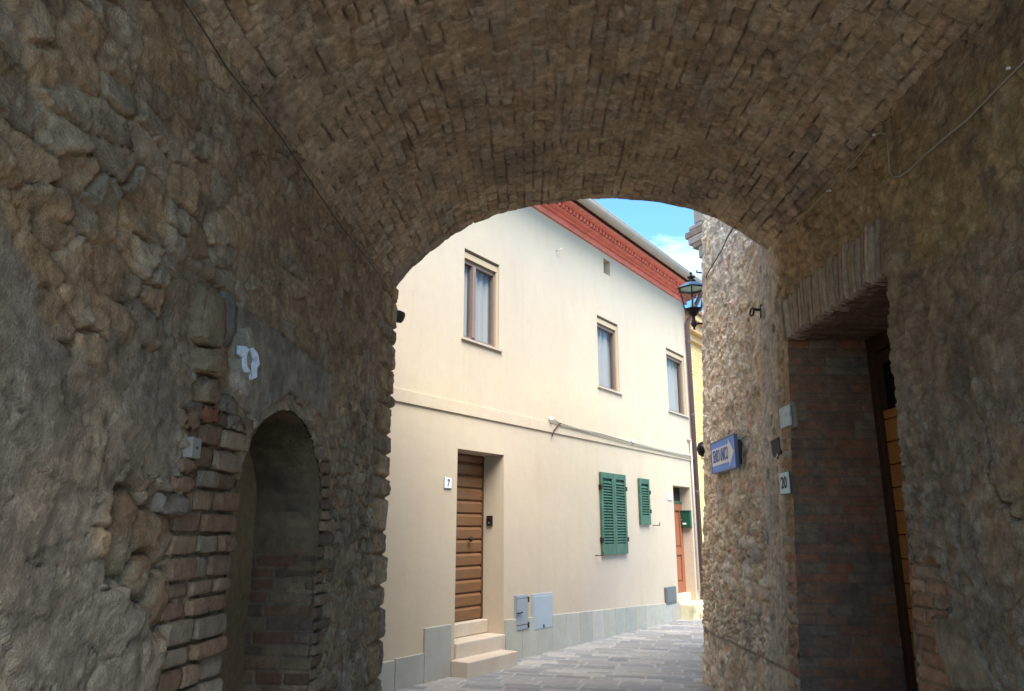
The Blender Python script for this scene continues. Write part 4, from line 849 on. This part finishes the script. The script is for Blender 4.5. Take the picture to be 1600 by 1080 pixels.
# ------------------------------------------------------------------ things fixed to the right wall
def rpos(px, py, out=0):
    Y, z = rw(px, py, out); return Vector((rwall_x(Y, z)-out, Y, z))
def rthing(name, label, cat, px, py, out): return thing(name, label, cat, rpos(px, py, out), R(-90))    # local x = towards the camera (-Y), local -y = out of the wall (-X)
def signs():
    Yl, zl = rw(1113, 718, .085); Yr, zr = rw(1151, 707, .085); yc, zc = (Yl+Yr)/2, 1.6+ray(1132, 711)[1]*(Yl+Yr)/2-.0; wd, hg = Yl-Yr, .31
    t = thing('one_way_sign', 'blue sign with white arrow reading SENSO UNICO on the pale rubble wall', 'sign', (rwall_x(yc, zc)-.085, yc, zc), R(-90))
    w2 = wd/2; h2 = hg/2
    B('panel', M_BLUE, t, (-w2, w2, -.012, .012, -h2, h2), bevel=.003); B('rim', pbr('sign_rim', (.10, .16, .30), .4), t, (-w2-.012, -w2-.001, -.016, .02, -h2-.01, h2+.01), (w2+.001, w2+.012, -.016, .02, -h2-.01, h2+.01), (-w2, w2, -.016, .02, h2+.001, h2+.012), (-w2, w2, -.016, .02, -h2-.012, -h2-.001))
    O, U, V, N = Vector((0, 0, 0)), Vector((1, 0, 0)), Vector((0, 0, 1)), Vector((0, -1, 0))
    bm = bmesh.new(); k = w2*.52; prism(bm, [(-w2+.03, -.088), (k, -.088), (k, -.135), (w2-.03, 0), (k, .135), (k, .088), (-w2+.03, .088)], O, U, V, N, .0125, .0145); bm_obj('arrow', bm, M_WHITE, t)
    text('lettering', 'SENSO UNICO', .185, M_BLUE2, t, Matrix.Translation(((-w2+.05+k)/2, -.0165, 0)) @ FM, 1, .001, .0015, fit=k+w2-.09)
    [B('fixing_bar', M_RUST, t, (q-.015, q+.015, .021, .11, -.12, .12)) for q in (-w2+.1, w2-.1)]
    # number 20
    t = rthing('number_plate', 'pale blue enamel plate reading 20 beside the deep doorway', 'number plate', 1228, 755, .05)
    B('plate', M_PBLUE, t, (-.105, .105, -.015, .0, -.085, .085), bevel=.006); B('rim', M_INK, t, (-.112, .112, -.008, -.002, -.092, .092))
    text('numeral', '20', .13, M_INK, t, Matrix.Translation((0, -.017, 0)) @ FM, 1.0, .001, .003)
    t = rthing('number_plate', 'faded light blue tile plate with worn marks, above the plate reading 20', 'number plate', 1229, 651, .045)
    m = pbr('faded_tile', (.44, .56, .64), .5, mott=.2, mscale=20, mcol=((.25, .33, .40), 26, .52, .62)); B('plate', m, t, (-.12, .12, -.016, .0, -.085, .085), bevel=.008)
    B('mortar_bed', M_STONE_PLAIN, t, (-.14, .14, .001, .04, -.105, .105), bevel=.012)
    # dark cover plate
    p = rpos(1212, 703, .03); bm = bmesh.new(); prism(bm, [(-.12, -.02), (-.06, -.10), (.08, -.05), (.11, .09), (-.08, .10)], Vector((0, 0, 0)), Vector((0, 1, 0)), Vector((0, 0, 1)), Vector((-1, 0, 0)), -.04, .004)
    o = bm_obj('dark_stone', bm, M_DARKST, None, .01); o.location = p; tag(o, 'charcoal stone chip set in the grey mortar between the two blue number plates', 'stone')
    # iron ring
    p = rpos(1192, 485, 0); t = thing('iron_ring', 'rusty iron ring on a spike in the pale wall above the doorway corner', 'iron ring', p)
    T('spike', M_RUST, t, [(.02, 0, 0), (-.09, 0, .01)], .014, 8)
    T('ring', M_RUST, t, [(-.085+.0*math.cos(a), .055+.055*math.cos(a), .0+.035*math.sin(a)) for a in np.linspace(0, 2*math.pi, 17)], .009, 6)
    T('pin', M_RUST, t, [(-.02, -.02, .05), (-.03, -.02, -.08)], .009, 6)
    # thin iron bar / rod in lower wall
    p = rpos(1200, 842, .03); t = T('iron_pin', M_STEEL, None, [(0, 0, -.05), (-.01, 0, .05)], .008, 6); t.location = p; tag(t, 'short upright iron pin in the lower pale rubble', 'iron pin')
signs()
def cables():
    t = thing('wall_cable', 'thin pale cable looping over the doorway on the right wall', 'cable')
    def X(px, py): 
        Y, z = rw(px, py, .075); return Vector((rwall_x(Y, z)-.075, Y, z))
    P1 = [X(*q) for q in ((1214, 396), (1240, 352), (1270, 322), (1293, 298), (1320, 268), (1345, 240), (1362, 217), (1374, 208), (1384, 210))]
    P2 = [X(*q) for q in ((1386, 212), (1388, 240), (1390, 268), (1396, 277), (1408, 275), (1425, 262), (1450, 238), (1480, 212), (1510, 188), (1545, 152), (1600, 96), (1640, 55), (1700, 0))]
    T('cable', M_CABLE, t, P1, .005, 6); T('cable', M_CABLE, t, P2, .006, 6)
    for q in ((1293, 298), (1365, 211), (1575, 107)): p = X(*q); B('clip', M_WHITE, t, (p.x-.007, p.x+.03, p.y-.006, p.y+.006, p.z-.007, p.z+.007))
    t = thing('wall_cable', 'dark cable running along the spring of the vault over the left wall', 'cable')
    pts = [(275, -2), (300, 34), (320, 65), (345, 105), (385, 155), (430, 212), (480, 285), (510, 330), (540, 370), (575, 412), (602, 450)]
    T('cable', M_CABLED, t, [Vector((-1.55+.0714*lw(*q)[0]+.06, lw(*q)[0], lw(*q)[1])) for q in pts], .0035, 6)
    t = thing('wall_cable', 'dark wire hanging down the pale wall to the street lamp', 'cable')
    T('cable', M_CABLED, t, [X(*q) for q in ((1150, 350), (1138, 368), (1128, 390), (1115, 412), (1104, 430))]+[LAMP+Vector((.16, -.06, .30))], .007, 6)
LAMP = Vector((ray(1083, 484)[0]*9.35, 9.35, EYE+ray(1083, 484)[1]*9.35))
cables()
def lamp():
    t = thing('street_lamp', 'six sided glass lantern on a curled iron wall bracket', 'street lamp', LAMP)
    n = 6; rb, rt, h = .118, .178, .285; rot = .25
    c = lambda r, k, z: Vector((r*math.cos(rot+k*math.pi/3), r*math.sin(rot+k*math.pi/3), z))
    bm = bmesh.new()
    for k in range(n):
        tube(bm, [c(rb, k, 0), c(rt, k, h)], .008, 5); tube(bm, [c(rb, k, 0), c(rb, k+1, 0)], .010, 5); tube(bm, [c(rt+.012, k, h), c(rt+.012, k+1, h)], .012, 5)
        tube(bm, [c(rt+.012, k, h), c(rt+.04, k, h-.015)], .007, 5)
    bm_obj('frame', bm, M_IRON, t)
    bm = bmesh.new()
    for k in range(n): bm.faces.new([bm.verts.new(v) for v in (c(rb-.002, k, .005), c(rb-.002, k+1, .005), c(rt-.002, k+1, h), c(rt-.002, k, h))])
    bm_obj('glass', bm, M_LGLASS, t)
    bm = bmesh.new(); lathe(bm, [(rt+.02, h+.008), (.10, h+.075), (.066, h+.095)], 6, rot=rot); bm_obj('roof', bm, pbr('lamp_roof_metal', (.30, .36, .40), .35, metal=.5, mott=.1), t)
    bm = bmesh.new(); lathe(bm, [(.068, h+.09), (.056, h+.12), (.030, h+.14), (.028, h+.152), (.055, h+.16), (.050, h+.172), (.014, h+.185), (.010, h+.205), (.020, h+.218), (.004, h+.245)], 14); bm_obj('finial', bm, M_IRON, t, smooth=True)
    bm = bmesh.new(); lathe(bm, [(.03, .0), (.032, .06), (.018, .1), (.014, .17)], 10); bm_obj('lamp_holder', bm, M_WHITE, t, smooth=True)
    bm = bmesh.new(); lathe(bm, [(.02, -.27), (.010, -.25), (.034, -.22), (.045, -.19), (.022, -.15), (.018, -.10), (.05, -.075), (.075, -.03), (.112, -.002)], 14); bm_obj('stem', bm, M_IRON, t, smooth=True)
    # bracket: arm to the wall beyond the corner and its scroll
    bm = bmesh.new(); tube(bm, [(.02, 0, -.19), (.2, .02, -.185), (.62, .06, -.18)], .014, 8)
    sp = [(.34-.10*math.exp(-.18*a)*math.cos(a)*1.0, .03, -.29+.10*math.exp(-.18*a)*math.sin(a)) for a in np.linspace(-1.3, 6.5, 26)]; tube(bm, [(.5, .05, -.19), (.42, .04, -.22)]+sp[::-1][0:0]+sp, .008, 6)
    tube(bm, [(.6, .06, -.16), (.6, .06, -.45)], .015, 8); bm_obj('bracket', bm, M_IRON, t)
    # small iron hook above and black junction below, by the corner
    Y = 8.83
    a, b = ray(1089, 426); p = Vector((a*Y, Y, EYE+b*Y)); T_ = T('iron_hook', M_IRON, None, [(.22, .05, -.0), (.03, 0, 0), (.0, 0, .0), (-.0, 0, .03)], .010, 6); T_.location = p; tag(T_, 'small iron hook sticking out of the wall corner above the lantern', 'hook')
    a, b = ray(1098, 702); p = Vector((a*Y, Y, EYE+b*Y)); t2 = thing('cable_junction', 'round black cable junction at the wall corner left of the blue sign', 'junction', p)
    bm = bmesh.new(); lathe(bm, [(.01, -.09), (.05, -.07), (.075, 0), (.05, .07), (.01, .09)], 12); bm_obj('housing', bm, M_BLACK, t2, smooth=True)
    T('lead', M_PIPEC, t2, [(-.03, 0, -.05), (-.02, -.02, -.11), (.05, -.03, -.15)], .010, 6)
lamp()

# ------------------------------------------------------------------ things on the left wall
def left_things():
    Y, z = lw(384, 566); U = Vector((.0714, 1, 0)).normalized(); N = Vector((U.y, -U.x, 0)); V = Vector((0, 0, 1))
    t = thing('number_tile', 'chipped blue and white glazed number tile in an oval of grey cement', 'number tile', Vector((-1.55+.0714*Y, Y, z))+N*.052)
    def pc(P):
        q = []
        for x, y in P:
            a, b = lw(330+x/6, 480+y/6); q.append((a-Y, b-z))
        bm = bmesh.new(); prism(bm, q, Vector((0, 0, 0)), U, V, N, -.01, .006); bm_obj('glaze_fragment', bm, M_GLAZE, t, .002)
    pc([(226, 362), (290, 368), (318, 405), (300, 428), (292, 500), (300, 560), (326, 598), (318, 616), (280, 614), (262, 560), (262, 476), (224, 440)])
    pc([(326, 388), (352, 378), (400, 436), (418, 540), (392, 572), (390, 662), (330, 684), (326, 640), (348, 596), (344, 540), (360, 492), (344, 430)])
    Y, z = lw(300, 700); t = thing('square_plate', 'small pale square plate with a dark screw beside the niche bricks', 'plate', Vector((-1.55+.0714*Y, Y, z))+N*.045, math.atan2(1, .0714))
    B('plate', pbr('dusty_plate', (.27, .235, .20), .7, mott=.1), t, (-.036, .036, -.012, .03, -.042, .042), bevel=.004); B('screw', M_INK, t, (-.006, .006, -.016, -.011, -.006, .006))
    Yq = 6.52; a, b = ray(611, 494); p = Vector((a*Yq, Yq, EYE+b*Yq))
    bm = bmesh.new(); tube(bm, [(-.12, -.01, .02), (-.02, 0, .01), (.07, .01, -.002), (.105, .012, -.012), (.115, .012, -.016)], [.045, .056, .060, .054, .036], 12)
    o = bm_obj('stone_spout', bm, pbr('dark_stub', (.09, .065, .055), .9, mott=.3, mscale=20, bumps=((40, .006),)), None, smooth=True); o.location = p
    tag(o, 'dark round stub jutting from the left wall end under the arch', 'spout')
left_things()
